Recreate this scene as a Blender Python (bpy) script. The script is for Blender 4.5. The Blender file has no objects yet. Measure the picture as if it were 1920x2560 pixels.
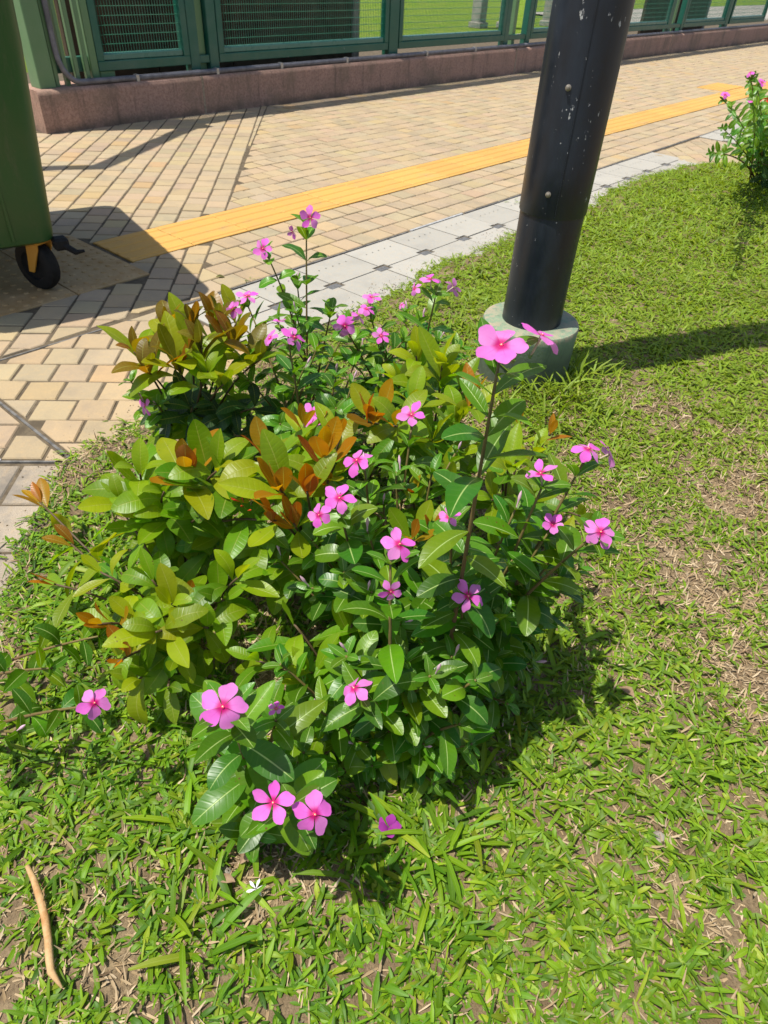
import bpy, math, random
import numpy as np
from mathutils import Vector, Matrix, Quaternion
rnd = random.Random(7)
rng = np.random.default_rng(11)
S = bpy.context.scene
COL = S.collection

# ------------------------------------------------------------------ camera
# x runs along the footpath, y away from the camera across it, z up; metres.
F, PX, PY = 1679.0, 960.0, 1280.0
_n = np.array([842 - PX, 3284 - PY, F]); _n /= np.linalg.norm(_n)
_up = -_n
_z = np.array([0, 0, 1.0])
_fw = _z - _up * (_z @ _up); _fw /= np.linalg.norm(_fw)
_rt = np.cross(_fw, _up)
if _rt[0] < 0: _rt = -_rt
R0 = np.array([_rt, _fw, _up])
_a = np.array([.6345136, .7729114]); _a /= np.linalg.norm(_a)
A0 = np.array([[_a[0], _a[1], 0], [-_a[1], _a[0], 0], [0, 0, 1]])
M0 = A0 @ R0
CAMZ = 1.0
cam_d = bpy.data.cameras.new('camera'); cam = bpy.data.objects.new('camera', cam_d); COL.objects.link(cam)
cm = Matrix.Identity(4)
for i in range(3):
    cm[i][0] = M0[i, 0]; cm[i][1] = -M0[i, 1]; cm[i][2] = -M0[i, 2]
cm[2][3] = CAMZ
cam.matrix_world = cm
cam_d.sensor_fit = 'VERTICAL'; cam_d.sensor_height = 36; cam_d.sensor_width = 27
cam_d.lens = 36 * F / 2560
cam_d.clip_start = .02; cam_d.clip_end = 500
cam_d.dof.use_dof = True; cam_d.dof.focus_distance = .95; cam_d.dof.aperture_fstop = 15
S.camera = cam

def at(px, py, z=0.0):
    """world point seen at photo pixel (px,py) at height z"""
    d = M0 @ np.array([px - PX, py - PY, F]); t = (z - CAMZ) / d[2]
    return Vector((d[0] * t, d[1] * t, z))

# ------------------------------------------------------------------ light
SHADOW_L = .36                      # shadow length per metre of height
sd = Vector((-.88, .47, 0)).normalized()
sun_dir = Vector((sd.x * SHADOW_L, sd.y * SHADOW_L, 1)).normalized()      # towards the sun
ELEV = math.asin(sun_dir.z); AZ = math.atan2(sun_dir.x, sun_dir.y)
W = bpy.data.worlds.new('World'); S.world = W; W.use_nodes = True
wn = W.node_tree; bg = wn.nodes['Background']
sky = wn.nodes.new('ShaderNodeTexSky'); sky.sky_type = 'NISHITA'; sky.sun_disc = False
sky.sun_elevation = ELEV; sky.sun_rotation = AZ; sky.dust_density = 1.5
wn.links.new(sky.outputs[0], bg.inputs[0]); bg.inputs[1].default_value = .112
sun_l = bpy.data.lights.new('sun', 'SUN'); sun_l.energy = 4.4; sun_l.angle = math.radians(.5); sun_l.color = (1, .955, .87)
sun = bpy.data.objects.new('sun', sun_l); COL.objects.link(sun)
sun.rotation_euler = sun_dir.to_track_quat('Z', 'Y').to_euler(); sun.location = (0, 0, 8)
S.view_settings.view_transform = 'Standard'; S.view_settings.look = 'None'
S.view_settings.exposure = .52; S.view_settings.gamma = 1
S.view_settings.use_curve_mapping = False
S.cycles.max_bounces = 8; S.cycles.transparent_max_bounces = 8
try: S.cycles.use_denoising = True
except Exception: pass

# ------------------------------------------------------------------ node helpers
class NT:
    def __init__(s, name):
        s.m = bpy.data.materials.new(name); s.m.use_nodes = True; s.t = s.m.node_tree
        s.b = s.t.nodes['Principled BSDF']; s.out = s.t.nodes['Material Output']
    def n(s, typ, **kw):
        o = s.t.nodes.new('ShaderNode' + typ)
        for k, v in kw.items(): setattr(o, k, v)
        return o
    def l(s, a, b): s.t.links.new(a, b)
    def put(s, sock, v):
        if isinstance(v, bpy.types.NodeSocket): s.l(v, sock)
        elif v is not None: sock.default_value = v
    def math(s, op, a, b=None, c=None):
        o = s.n('Math', operation=op); s.put(o.inputs[0], a); s.put(o.inputs[1], b)
        if c is not None: s.put(o.inputs[2], c)
        return o.outputs[0]
    def mix(s, f, a, b, mode='MIX'):
        o = s.n('Mix', data_type='RGBA', blend_type=mode)
        s.put(o.inputs[0], f); s.put(o.inputs[6], a); s.put(o.inputs[7], b)
        return o.outputs[2]
    def step(s, v, lo, hi, a=0., b=1.):
        o = s.n('MapRange', interpolation_type='SMOOTHSTEP'); s.put(o.inputs[0], v)
        o.inputs[1].default_value = lo; o.inputs[2].default_value = hi; o.inputs[3].default_value = a; o.inputs[4].default_value = b
        return o.outputs[0]
    def noise(s, scale, detail=3, rough=.6, vec=None, dist=0., w=None):
        o = s.n('TexNoise'); o.inputs['Scale'].default_value = scale; o.inputs['Detail'].default_value = detail
        o.inputs['Roughness'].default_value = rough; o.inputs['Distortion'].default_value = dist
        if vec is not None: s.l(vec, o.inputs['Vector'])
        return o.outputs[0]
    def vor(s, scale, vec=None, feature='F1'):
        o = s.n('TexVoronoi', feature=feature); o.inputs['Scale'].default_value = scale
        if vec is not None: s.l(vec, o.inputs['Vector'])
        return o
    def pos(s): return s.n('NewGeometry').outputs['Position']
    def objco(s): return s.n('TexCoord').outputs['Object']
    def uv(s):
        o = s.n('SeparateXYZ'); s.l(s.n('TexCoord').outputs['UV'], o.inputs[0]); return o.outputs[0], o.outputs[1]
    def attr(s, name):
        o = s.n('Attribute'); o.attribute_name = name; return o.outputs['Color']
    def ocol(s): return s.n('ObjectInfo').outputs['Color']
    def orand(s): return s.n('ObjectInfo').outputs['Random']
    def hsv(s, col, h=.5, sat=1., v=1.):
        o = s.n('HueSaturation'); s.put(o.inputs['Hue'], h); s.put(o.inputs['Saturation'], sat); s.put(o.inputs['Value'], v); s.put(o.inputs['Color'], col)
        return o.outputs[0]
    def bump(s, h, strength=.3, dist=.002, normal=None):
        o = s.n('Bump'); o.inputs['Strength'].default_value = strength; o.inputs['Distance'].default_value = dist; s.l(h, o.inputs['Height'])
        s.l(o.outputs[0], s.b.inputs['Normal']); return o.outputs[0]
    def base(s, c, rough=.6, spec=.5, metal=0.):
        s.put(s.b.inputs['Base Color'], c); s.put(s.b.inputs['Roughness'], rough)
        s.b.inputs['Specular IOR Level'].default_value = spec; s.b.inputs['Metallic'].default_value = metal
    def translucent(s, col, fac):
        t = s.n('BsdfTranslucent'); s.put(t.inputs[0], col)
        mx = s.n('MixShader'); s.put(mx.inputs[0], fac); s.l(s.b.outputs[0], mx.inputs[1]); s.l(t.outputs[0], mx.inputs[2])
        s.l(mx.outputs[0], s.out.inputs[0])
def C(r, g, b): return (r, g, b, 1.)

# --- stone, concrete, soil
def stone_mat(name, speck=.35, stain=.35, bump=.35):
    m = NT(name); p = m.pos()
    base = m.attr('tint')
    n1 = m.noise(420, 2, .7, p); n2 = m.noise(9, 4, .6, p); n3 = m.noise(60, 4, .65, p)
    c = m.mix(m.step(n1, .38, .68, 0, speck), base, m.hsv(base, .5, .8, .62))
    c = m.mix(m.step(n1, .30, .42, speck * .6, 0), c, m.hsv(base, .5, .7, 1.3))
    c = m.mix(m.step(n3, .45, .75, 0, .45), c, m.mix(.5, base, C(.50, .33, .15)))
    c = m.mix(m.step(n2, .46, .68, 0, stain), c, m.hsv(base, .5, .75, .62))
    m.base(c, .85, .25)
    m.bump(m.math('ADD', n1, m.math('MULTIPLY', n3, 1.5)), bump, .0015)
    return m.m
MAT = {}
MAT['sett'] = stone_mat('sett stone')
MAT['slab'] = stone_mat('pale concrete', .18, .25, .25)
MAT['worn'] = stone_mat('worn dirty concrete', .65, .95, .8)
def jointsand():
    m = NT('joint sand'); p = m.pos()
    c = m.mix(m.step(m.noise(25, 4, .7, p), .35, .7), C(.095, .075, .05), C(.165, .13, .085))
    c = m.mix(m.step(m.noise(300, 2, .6, p), .4, .65, 0, .5), c, C(.07, .055, .04))
    m.base(c, .95, .1); m.bump(m.noise(400, 3, .6, p), .4, .002); return m.m
MAT['joint'] = jointsand()
def tactile():
    m = NT('yellow tactile tile'); p = m.pos()
    c = m.mix(m.step(m.noise(14, 4, .7, p), .35, .75, 0, .6), C(.56, .31, .075), C(.49, .28, .085))
    c = m.mix(m.step(m.noise(130, 3, .7, p), .52, .75, 0, .35), c, C(.30, .19, .08))
    st_ = m.noise(3.2, 5, .7, p); c = m.mix(m.step(st_, .52, .72, 0, .55), c, C(.33, .235, .12))
    c = m.hsv(c, .5, 1., m.math('ADD', m.math('MULTIPLY', m.orand(), .12), .94))
    m.base(c, .7, .3); m.bump(m.noise(350, 3, .6, p), .2, .001); return m.m
MAT['tactile'] = tactile()
def blister():
    m = NT('faded blister tile'); p = m.pos()
    c = m.mix(m.step(m.noise(9, 4, .7, p), .35, .7), C(.44, .30, .15), C(.36, .22, .09))
    c = m.mix(m.step(m.noise(160, 3, .7, p), .5, .75, 0, .4), c, C(.24, .16, .08))
    m.base(c, .8, .25); m.bump(m.noise(350, 3, .6, p), .2, .001); return m.m
MAT['blister'] = blister()
def plain(name, c, rough=.6, spec=.4, metal=0., var=.15, scale=40, bump=0.):
    m = NT(name); p = m.pos()
    cc = m.mix(m.step(m.noise(scale, 4, .65, p), .35, .7), C(*c), C(*[x * (1 - var * 2) for x in c]))
    m.base(cc, rough, spec, metal)
    if bump: m.bump(m.noise(scale * 6, 3, .6, p), bump, .002)
    return m.m
MAT['dark_insert'] = plain('dark grey insert', (.14, .14, .14), .85, .2, 0, .2, 90, .3)
MAT['edge_metal'] = plain('dull edging metal', (.20, .19, .175), .6, .4, .25, .3, 30, .2)
MAT['white_metal'] = plain('pale edging metal', (.50, .49, .47), .5, .4, .2, .2, 50, .2)
def wallmat():
    m = NT('pink granite plaster'); p = m.pos()
    n1 = m.noise(55, 4, .85, p); n2 = m.noise(3.5, 4, .65, p); v = m.vor(260, p)
    c = m.mix(m.step(n1, .35, .68), C(.45, .275, .205), C(.27, .16, .115))
    c = m.mix(m.step(v.outputs['Distance'], .0, .32, .55, 0), c, C(.42, .28, .23))
    c = m.mix(m.step(n2, .45, .72, 0, .55), c, C(.20, .15, .10))
    q = m.n('Mapping'); m.l(p, q.inputs[0]); q.inputs['Scale'].default_value = (1, 1, .10)
    c = m.mix(m.step(m.noise(9, 5, .75, q.outputs[0]), .48, .74, 0, .75), c, C(.13, .095, .07))
    sp = m.n('SeparateXYZ'); m.l(m.pos(), sp.inputs[0]); gr = m.math('MULTIPLY', m.step(sp.outputs[2], .0, .07, 1, 0), m.step(m.noise(6, 4, .7, p), .3, .6)); c = m.mix(m.math('MULTIPLY', gr, .7), c, C(.10, .078, .055))
    m.base(c, .85, .3); m.bump(m.math('ADD', n1, v.outputs['Distance']), .5, .004); return m.m
MAT['wall'] = wallmat()
MAT['mortar'] = plain('wall mortar', (.36, .29, .21), .9, .2, 0, .2, 60, .3)
def paint(name, c, rough=.4, spec=.5, chip=(.3, .3, .3), amt=.72, dust=.15):
    m = NT(name); p = m.pos()
    n = m.noise(18, 5, .7, p)
    cc = m.mix(m.step(m.noise(4, 4, .6, p), .4, .75, 0, dust * 2), C(*c), m.mix(.4, C(*c), C(.30, .29, .25)))
    cc = m.mix(m.step(n, amt, amt + .04), cc, C(*chip))
    m.base(cc, m.step(n, .3, .8, rough * .85, rough * 1.25), spec); m.bump(m.noise(90, 3, .5, p), .06, .001); return m.m
MAT['green_dark'] = paint('dark green fence paint', (.008, .095, .062), .38)
MAT['green_rail_sheen'] = paint('green rail paint with sky sheen', (.055, .17, .135), .3)  # rail green lightened: the sky's reflection is put into the colour
MAT['green_olive'] = paint('pale green post paint', (.10, .20, .085), .45)
MAT['green_wire'] = paint('green wire coating', (.03, .15, .09), .4)
MAT['pipe'] = plain('grey conduit plastic', (.17, .165, .18), .55, .4, 0, .2, 20)
MAT['pipe_clip'] = plain('conduit clip metal', (.45, .44, .43), .4, .5, .6, .2, 20)
MAT['brown_board'] = plain('dark brown boarding', (.075, .055, .034), .8, .2, 0, .25, 6, .2)
MAT['pale_post'] = plain('pale grey concrete', (.36, .34, .29), .85, .25, 0, .2, 8, .2)
MAT['far_pave'] = plain('far paving', (.36, .33, .28), .9, .2, 0, .15, 2)
def polemat():
    m = NT('black pole paint'); p = m.pos(); q = m.n('Mapping'); m.l(p, q.inputs[0]); q.inputs['Scale'].default_value = (1, 1, .45)
    n = m.noise(60, 5, .75, q.outputs[0]); big = m.noise(3.3, 3, .6, p); fine = m.noise(9, 5, .7, q.outputs[0])
    thr = m.math('ADD', m.math('MULTIPLY', big, -.22), .785)
    chip = m.step(m.math('SUBTRACT', n, thr), 0, .012)
    v = m.vor(46, p); dots = m.math('MULTIPLY', m.step(v.outputs['Distance'], .04, .10, 1, 0), m.step(fine, .54, .60))
    c = m.mix(m.step(fine, .35, .8, 0, .35), C(.009, .012, .018), C(.030, .045, .068))
    c = m.mix(m.math('MAXIMUM', chip, dots), c, C(.42, .42, .40))
    m.base(c, m.step(fine, .3, .7, .28, .5), .5); m.bump(m.noise(45, 4, .6, p), .06, .002); return m.m
MAT['pole'] = polemat()
def basemat():
    m = NT('weathered green concrete'); p = m.pos()
    n = m.noise(22, 5, .7, p); n2 = m.noise(5, 3, .6, p)
    c = m.mix(m.step(n, .35, .7), C(.20, .27, .175), C(.155, .21, .145))
    c = m.mix(m.step(m.noise(45, 4, .75, p), .62, .76, 0, .4), c, C(.34, .27, .19))
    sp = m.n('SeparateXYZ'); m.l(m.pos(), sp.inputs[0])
    low = m.math('MULTIPLY', m.step(sp.outputs[2], .08, .176, 1, .0), m.step(n2, .25, .55, .45, 1))  # side darkened: dirt, with the side's shade painted into the colour
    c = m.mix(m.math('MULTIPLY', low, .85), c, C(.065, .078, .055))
    q = m.n('Mapping'); m.l(p, q.inputs[0]); q.inputs['Scale'].default_value = (1, 1, .2)
    c = m.mix(m.step(m.noise(30, 5, .75, q.outputs[0]), .52, .7, 0, .6), c, C(.07, .085, .06))
    rim = m.math('MULTIPLY', m.step(sp.outputs[2], .158, .172), m.step(sp.outputs[2], .180, .183, 1, 0)); c = m.mix(m.math('MULTIPLY', rim, m.step(m.noise(35, 4, .8, p), .42, .58)), c, C(.36, .29, .20))
    m.base(c, .85, .25); m.bump(m.math('ADD', n, m.noise(90, 4, .7, p)), .5, .003); return m.m
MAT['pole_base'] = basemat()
def binmat():
    m = NT('green bin plastic'); p = m.pos()
    c = m.mix(m.step(m.noise(5, 4, .65, p), .35, .75), C(.022, .085, .018), C(.040, .088, .022))
    c = m.mix(m.step(m.noise(70, 4, .8, p), .66, .74, 0, .5), c, C(.16, .16, .08))
    q = m.n('Mapping'); m.l(p, q.inputs[0]); q.inputs['Scale'].default_value = (1, 1, .12)
    c = m.mix(m.step(m.noise(24, 5, .75, q.outputs[0]), .5, .75, 0, .5), c, C(.10, .10, .055))
    m.base(c, .45, .45); m.bump(m.noise(120, 3, .5, p), .06, .001); return m.m
MAT['bin'] = binmat()
MAT['rubber'] = plain('black tyre rubber', (.013, .012, .011), .75, .3, 0, .2, 60, .2)
MAT['bracket'] = paint('orange caster paint', (.60, .27, .015), .5, .4, (.12, .08, .05), .66)
def soil():
    m = NT('lawn soil'); p = m.pos()
    n = m.noise(7, 5, .7, p); f = m.noise(160, 4, .7, p)
    c = m.mix(m.step(n, .35, .68), C(.15, .105, .06), C(.29, .215, .125))
    c = m.mix(m.step(f, .45, .68, 0, .7), c, C(.11, .078, .045))
    m.base(c, .95, .15); m.bump(m.math('ADD', f, m.noise(45, 4, .7, p)), .8, .008); return m.m
MAT['soil'] = soil()
def grassmat():
    m = NT('grass blade'); a = m.attr('tint'); u, v = m.uv()
    d = m.math('ABSOLUTE', m.math('SUBTRACT', u, .5))
    c = m.mix(m.step(d, .0, .12, .35, 0), a, m.hsv(a, .49, .85, 1.45))
    m.base(c, .5, .3)
    m.translucent(m.hsv(a, .486, 1.05, 1.5), .36); return m.m
MAT['grass'] = grassmat()
def strawmat():
    m = NT('dry thatch'); a = m.attr('tint'); m.base(a, .8, .2); m.translucent(a, .15); return m.m
MAT['straw'] = strawmat()
def farlawn():
    m = NT('far lawn'); p = m.pos()
    c = m.mix(m.step(m.noise(2.2, 6, .8, p), .35, .68), C(.16, .27, .014), C(.27, .32, .05))
    c = m.mix(m.step(m.noise(26, 4, .85, p), .42, .62, 0, .8), c, C(.075, .15, .01))
    m.base(c, .9, .1); m.bump(m.noise(60, 4, .8, p), 1., .03); return m.m
MAT['far_lawn'] = farlawn()

# --- leaves and petals (the piece's own pigment comes from object colour)
def leafmat(name, nv, slant, veinc, vein_amt, mid_amt, rough, bumpd, trans, under):
    m = NT(name); u, v = m.uv(); oc = m.ocol(); rn = m.orand()
    d = m.math('MULTIPLY', m.math('ABSOLUTE', m.math('SUBTRACT', u, .5)), 2.)
    mid = m.step(d, .015, .075, 1, 0)
    q = m.math('FRACT', m.math('SUBTRACT', m.math('MULTIPLY', v, nv), m.math('MULTIPLY', d, slant)))
    ve = m.step(m.math('ABSOLUTE', m.math('SUBTRACT', q, .5)), .0, .22, 1, 0)
    ve = m.math('MULTIPLY', ve, m.step(d, .75, 1., 1, .2))
    p = m.pos(); bl = m.noise(26, 4, .65, p); fn = m.noise(220, 3, .6, p)
    c = m.hsv(oc, m.math('ADD', m.math('MULTIPLY', rn, .03), .485), 1., m.math('ADD', m.math('MULTIPLY', rn, .36), .80))
    c = m.mix(m.step(bl, .35, .72, 0, .35), c, m.hsv(c, .482, 1., 1.3))
    c = m.mix(m.math('MULTIPLY', ve, vein_amt), c, m.mix(.5, c, veinc))
    edge = m.math('MULTIPLY', m.step(d, .80, 1.), m.step(bl, .55, .7)); c = m.mix(m.math('MULTIPLY', edge, .35), c, C(.16, .10, .02))
    c = m.mix(m.math('MULTIPLY', m.step(v, .1, .75, 1, 0), m.math('MULTIPLY', m.orand(), .35)), c, m.mix(.6, c, C(.10, .22, .01)))
    sp_ = m.vor(75, p); c = m.mix(m.math('MULTIPLY', m.step(sp_.outputs['Distance'], .05, .13, 1, 0), m.step(m.noise(17, 3, .6, p), .54, .60)), c, C(.13, .075, .02))
    c = m.mix(m.math('MULTIPLY', mid, mid_amt), c, veinc)
    bf = m.n('NewGeometry').outputs['Backfacing']
    c2 = m.mix(m.math('MULTIPLY', bf, under), c, m.mix(.5, c, C(.22, .30, .14)))
    m.base(c2, m.math('ADD', m.math('MULTIPLY', bf, .25), rough), .42)
    h = m.math('ADD', m.math('MULTIPLY', ve, -1.), m.math('ADD', m.math('MULTIPLY', mid, -1.6), m.math('MULTIPLY', fn, .25)))
    m.bump(h, .55, bumpd)
    m.translucent(m.hsv(c, .488, 1.1, 1.6), trans)
    return m.m
MAT['vinca_leaf'] = leafmat('periwinkle leaf', 9, 1.1, C(.42, .55, .18), .06, .85, .35, .00018, .38, .35)
MAT['ixora_leaf'] = leafmat('ixora leaf', 12, .9, C(.42, .44, .10), .12, .45, .38, .00030, .48, .25)
def petal():
    m = NT('pink petal'); u, v = m.uv(); p = m.pos(); rn = m.orand()
    pink = m.mix(m.step(m.noise(60, 3, .6, p), .3, .7), C(.78, .19, .62), C(.72, .155, .57))
    pink = m.hsv(pink, .5, m.math('ADD', m.math('MULTIPLY', rn, .22), .88), m.math('ADD', m.math('MULTIPLY', rn, .12), .94))
    ray = m.math('MULTIPLY', m.step(m.math('ABSOLUTE', m.math('SUBTRACT', u, .5)), 0, .06, .35, 0), m.step(v, .2, .75, 1, 0))
    c = m.mix(ray, pink, C(.62, .03, .42))
    c = m.mix(m.step(v, .08, .36, 1, 0), c, C(.55, .006, .17))
    bf = m.n('NewGeometry').outputs['Backfacing']; c = m.mix(m.math('MULTIPLY', bf, .5), c, C(.80, .35, .68))
    m.base(c, .55, .25); m.bump(m.noise(90, 3, .6, p), .12, .001)
    m.translucent(m.hsv(c, .5, .95, 1.15), .35); return m.m
MAT['petal'] = petal()
def simple(name, c, rough=.6, spec=.3, tr=0.):
    m = NT(name); m.base(C(*c), rough, spec)
    if tr: m.translucent(C(*c), tr)
    return m.m
MAT['eye'] = simple('flower eye', (.62, .02, .10)); MAT['eye_dot'] = simple('pale eye dot', (.80, .62, .40))
MAT['tube'] = simple('flower tube', (.50, .42, .30), .6, .3, .2); MAT['bud'] = simple('pale pink bud', (.70, .45, .55), .6, .3, .2)
def stemmat(name, a, b):
    m = NT(name); u, v = m.uv(); p = m.pos()
    c = m.mix(v, C(*a), C(*b)); c = m.mix(m.step(m.noise(70, 4, .7, p), .4, .7, 0, .5), c, m.hsv(c, .5, .9, .6))
    m.base(c, .6, .35); m.bump(m.noise(260, 3, .6, p), .25, .001); return m.m
MAT['vinca_stem'] = stemmat('red brown stem', (.13, .045, .03), (.16, .13, .035))
MAT['ixora_stem'] = stemmat('dark woody stem', (.075, .05, .032), (.10, .065, .03))
MAT['red_flower'] = simple('orange red petals', (.62, .07, .02), .5, .3, .2)
MAT['sepal'] = simple('green sepal', (.10, .20, .03), .5, .3, .2)
def drymat():
    m = NT('dry leaf'); p = m.pos(); m.base(m.mix(m.step(m.noise(60, 4, .7, p), .35, .7), C(.34, .23, .14), C(.22, .14, .08)), .8, .2)
    m.translucent(C(.35, .24, .14), .15); return m.m
MAT['dry'] = drymat()
def twigmat():
    m = NT('barkless twig'); p = m.pos()
    c = m.mix(m.step(m.noise(40, 4, .7, p), .35, .7), C(.50, .33, .16), C(.36, .18, .06)); m.base(c, .7, .3); m.bump(m.noise(180, 3, .6, p), .4, .002); return m.m
MAT['twig'] = twigmat()
MAT['white_petal'] = simple('white petals', (.75, .72, .74), .6, .3, .2)
MAT['withered'] = simple('withered magenta petals', (.28, .03, .25), .7, .2, .2)
MAT['pebble'] = plain('pebble', (.34, .30, .25), .85, .2, 0, .3, 80, .3)
MAT['bark'] = plain('tree bark', (.16, .12, .08), .9, .2, 0, .3, 30, .4)
MAT['screw'] = plain('rusty steel screw', (.38, .33, .26), .45, .5, .6, .25, 200)
MAT['hole'] = simple('dark hole', (.03, .03, .03), .9, .1)

# ------------------------------------------------------------------ mesh helpers
def mesh(name, verts, faces, mats, smooth=False, uv=None, tint=None, fmat=None):
    me = bpy.data.meshes.new(name)
    me.from_pydata([tuple(v) for v in verts], [], [tuple(f) for f in faces])
    for m in (mats if isinstance(mats, (list, tuple)) else [mats]): me.materials.append(MAT[m])
    if fmat is not None: me.polygons.foreach_set('material_index', fmat)
    if smooth: me.polygons.foreach_set('use_smooth', [True] * len(me.polygons))
    if uv is not None:
        l = me.uv_layers.new(name='UVMap'); vi = np.empty(len(me.loops), np.int32); me.loops.foreach_get('vertex_index', vi)
        l.data.foreach_set('uv', np.asarray(uv, np.float32)[vi].ravel())
    if tint is not None:
        t = np.asarray(tint, np.float32)
        if t.ndim == 1: t = np.tile(t, (len(verts), 1))
        if t.shape[1] == 3: t = np.hstack([t, np.ones((len(t), 1), np.float32)])
        a = me.color_attributes.new('tint', 'FLOAT_COLOR', 'POINT'); a.data.foreach_set('color', t.ravel())
    me.update(); return me
def link(name, data, parent=None, mat=None, **props):
    o = bpy.data.objects.new(name, data); COL.objects.link(o)
    if parent: o.parent = parent
    if mat is not None: o.matrix_local = mat
    for k, v in props.items(): o[k] = v
    return o
def thing(name, label, cat, loc=(0, 0, 0), group=None, rot=0.):
    o = bpy.data.objects.new(name, None); COL.objects.link(o); o.location = loc; o.rotation_euler = (0, 0, rot); o.empty_display_size = .05
    o['label'] = label; o['category'] = cat
    if group: o['group'] = group
    return o
def tag(o, label, cat, group=None):
    o['label'] = label; o['category'] = cat
    if group: o['group'] = group
    return o
class B:
    """collects verts/faces"""
    def __init__(s): s.v = []; s.f = []; s.uv = []; s.fm = []; s.t = []
    def add(s, vs, fs, uv=None, m=0, t=None):
        k = len(s.v); s.v += [tuple(x) for x in vs]; s.f += [tuple(i + k for i in f) for f in fs]
        s.uv += list(uv) if uv is not None else [(0, 0)] * len(vs); s.fm += [m] * len(fs); s.t += [t] * len(vs)
    def box(s, x0, x1, y0, y1, z0, z1, bev=0., m=0):
        if bev <= 0:
            v = [(x, y, z) for z in (z0, z1) for y in (y0, y1) for x in (x0, x1)]
            s.add(v, [(0, 2, 3, 1), (4, 5, 7, 6), (0, 1, 5, 4), (2, 6, 7, 3), (0, 4, 6, 2), (1, 3, 7, 5)], m=m); return
        e = bev; v = []
        for z, ins in ((z0, e), (z0 + e, 0), (z1 - e, 0), (z1, e)):
            for (x, y, sx, sy) in ((x0, y0, 1, 1), (x1, y0, -1, 1), (x1, y1, -1, -1), (x0, y1, 1, -1)):
                if ins: v.append((x + sx * e, y + sy * e, z))
                else: v += [(x + sx * e, y, z), (x, y + sy * e, z)]
        # rings: 4, 8, 8, 4
        def ring8(k): return [k + 1, k + 0, k + 2, k + 3, k + 5, k + 4, k + 6, k + 7]
        r1, r2 = ring8(4), ring8(12); f = [(3, 2, 1, 0), (20, 21, 22, 23)]
        for i in range(8): f.append((r1[i], r1[(i + 1) % 8], r2[(i + 1) % 8], r2[i]))
        for k, r, flip in ((0, r1, 0), (20, r2, 1)):
            for c in range(4):
                a, b = r[(2 * c) % 8], r[(2 * c + 1) % 8]; n = r[(2 * c + 2) % 8]
                tri = (k + c, b, a) if not flip else (k + c, a, b); f.append(tri)
                q = (k + c, k + (c + 1) % 4, n, b); f.append(q if not flip else q[::-1])
        s.add(v, f, m=m)
    def tube(s, pts, rad, sides=6, m=0, cap=True, vv=None):
        pts = [Vector(p) for p in pts]; n = len(pts); k = len(s.v)
        T = [(pts[min(i + 1, n - 1)] - pts[max(i - 1, 0)]).normalized() for i in range(n)]
        X = T[0].orthogonal().normalized(); vs = []; uv = []
        for i in range(n):
            X = (X - T[i] * X.dot(T[i])).normalized(); Y = T[i].cross(X)
            r = rad[i] if hasattr(rad, '__len__') else rad
            for j in range(sides):
                a = 2 * math.pi * j / sides; vs.append(pts[i] + X * (r * math.cos(a)) + Y * (r * math.sin(a))); uv.append((j / sides, (vv[i] if vv else i / (n - 1))))
        fs = [(i * sides + j, i * sides + (j + 1) % sides, (i + 1) * sides + (j + 1) % sides, (i + 1) * sides + j) for i in range(n - 1) for j in range(sides)]
        if cap: fs += [tuple(range(sides))[::-1], tuple(range((n - 1) * sides, n * sides))]
        s.add(vs, fs, uv, m)
    def lathe(s, prof, sides=32, m=0, c=(0, 0)):
        vs = [(c[0] + r * math.cos(2 * math.pi * j / sides), c[1] + r * math.sin(2 * math.pi * j / sides), z) for r, z in prof for j in range(sides)]
        n = len(prof)
        fs = [(i * sides + j, i * sides + (j + 1) % sides, (i + 1) * sides + (j + 1) % sides, (i + 1) * sides + j) for i in range(n - 1) for j in range(sides)]
        fs.append(tuple(range((n - 1) * sides, n * sides))); s.add(vs, fs, m=m)
    def mesh(s, name, mats, smooth=False, tint=None):
        return mesh(name, s.v, s.f, mats, smooth, s.uv, tint, s.fm)
def autosmooth(me, ang=40):
    me.polygons.foreach_set('use_smooth', [True] * len(me.polygons))
    try: me.set_sharp_from_angle(angle=math.radians(ang))
    except Exception: pass
    return me

# ------------------------------------------------------------------ lawn outline (far edge of the grass as a function of x)
LA = [-1.3, -.5, -.2, -.05, .05, .12, .196, .257, .381, .458, .599, .703, 1.0, 1.4, 1.781, 1.977, 2.327, 2.9, 3.56, 4.188, 4.878, 5.2, 5.324, 5.457, 5.7, 6.0, 6.3, 7.2]
LN = [-1.0, 0., .33, .60, .80, .95, 1.104, 1.182, 1.289, 1.399, 1.446, 1.447, 1.49, 1.525, 1.557, 1.609, 1.643, 1.65, 1.65, 1.74, 1.694, 1.58, 1.488, 1.32, .95, .5, 0., -1.2]
def wob(a): return .014 * np.sin(a * 11.3 + 1) + .010 * np.sin(a * 27.1) + .007 * np.sin(a * 61. + 2)
def nb(a): return float(np.interp(a, LA, LN) + wob(a))
def hills(x, y):
    return .009 + .006 * np.sin(x * 3.1 + 1) * np.cos(y * 2.7) + .004 * np.sin(x * 9.7 + y * 6.1) + .003 * np.sin(y * 17 - x * 8)

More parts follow.
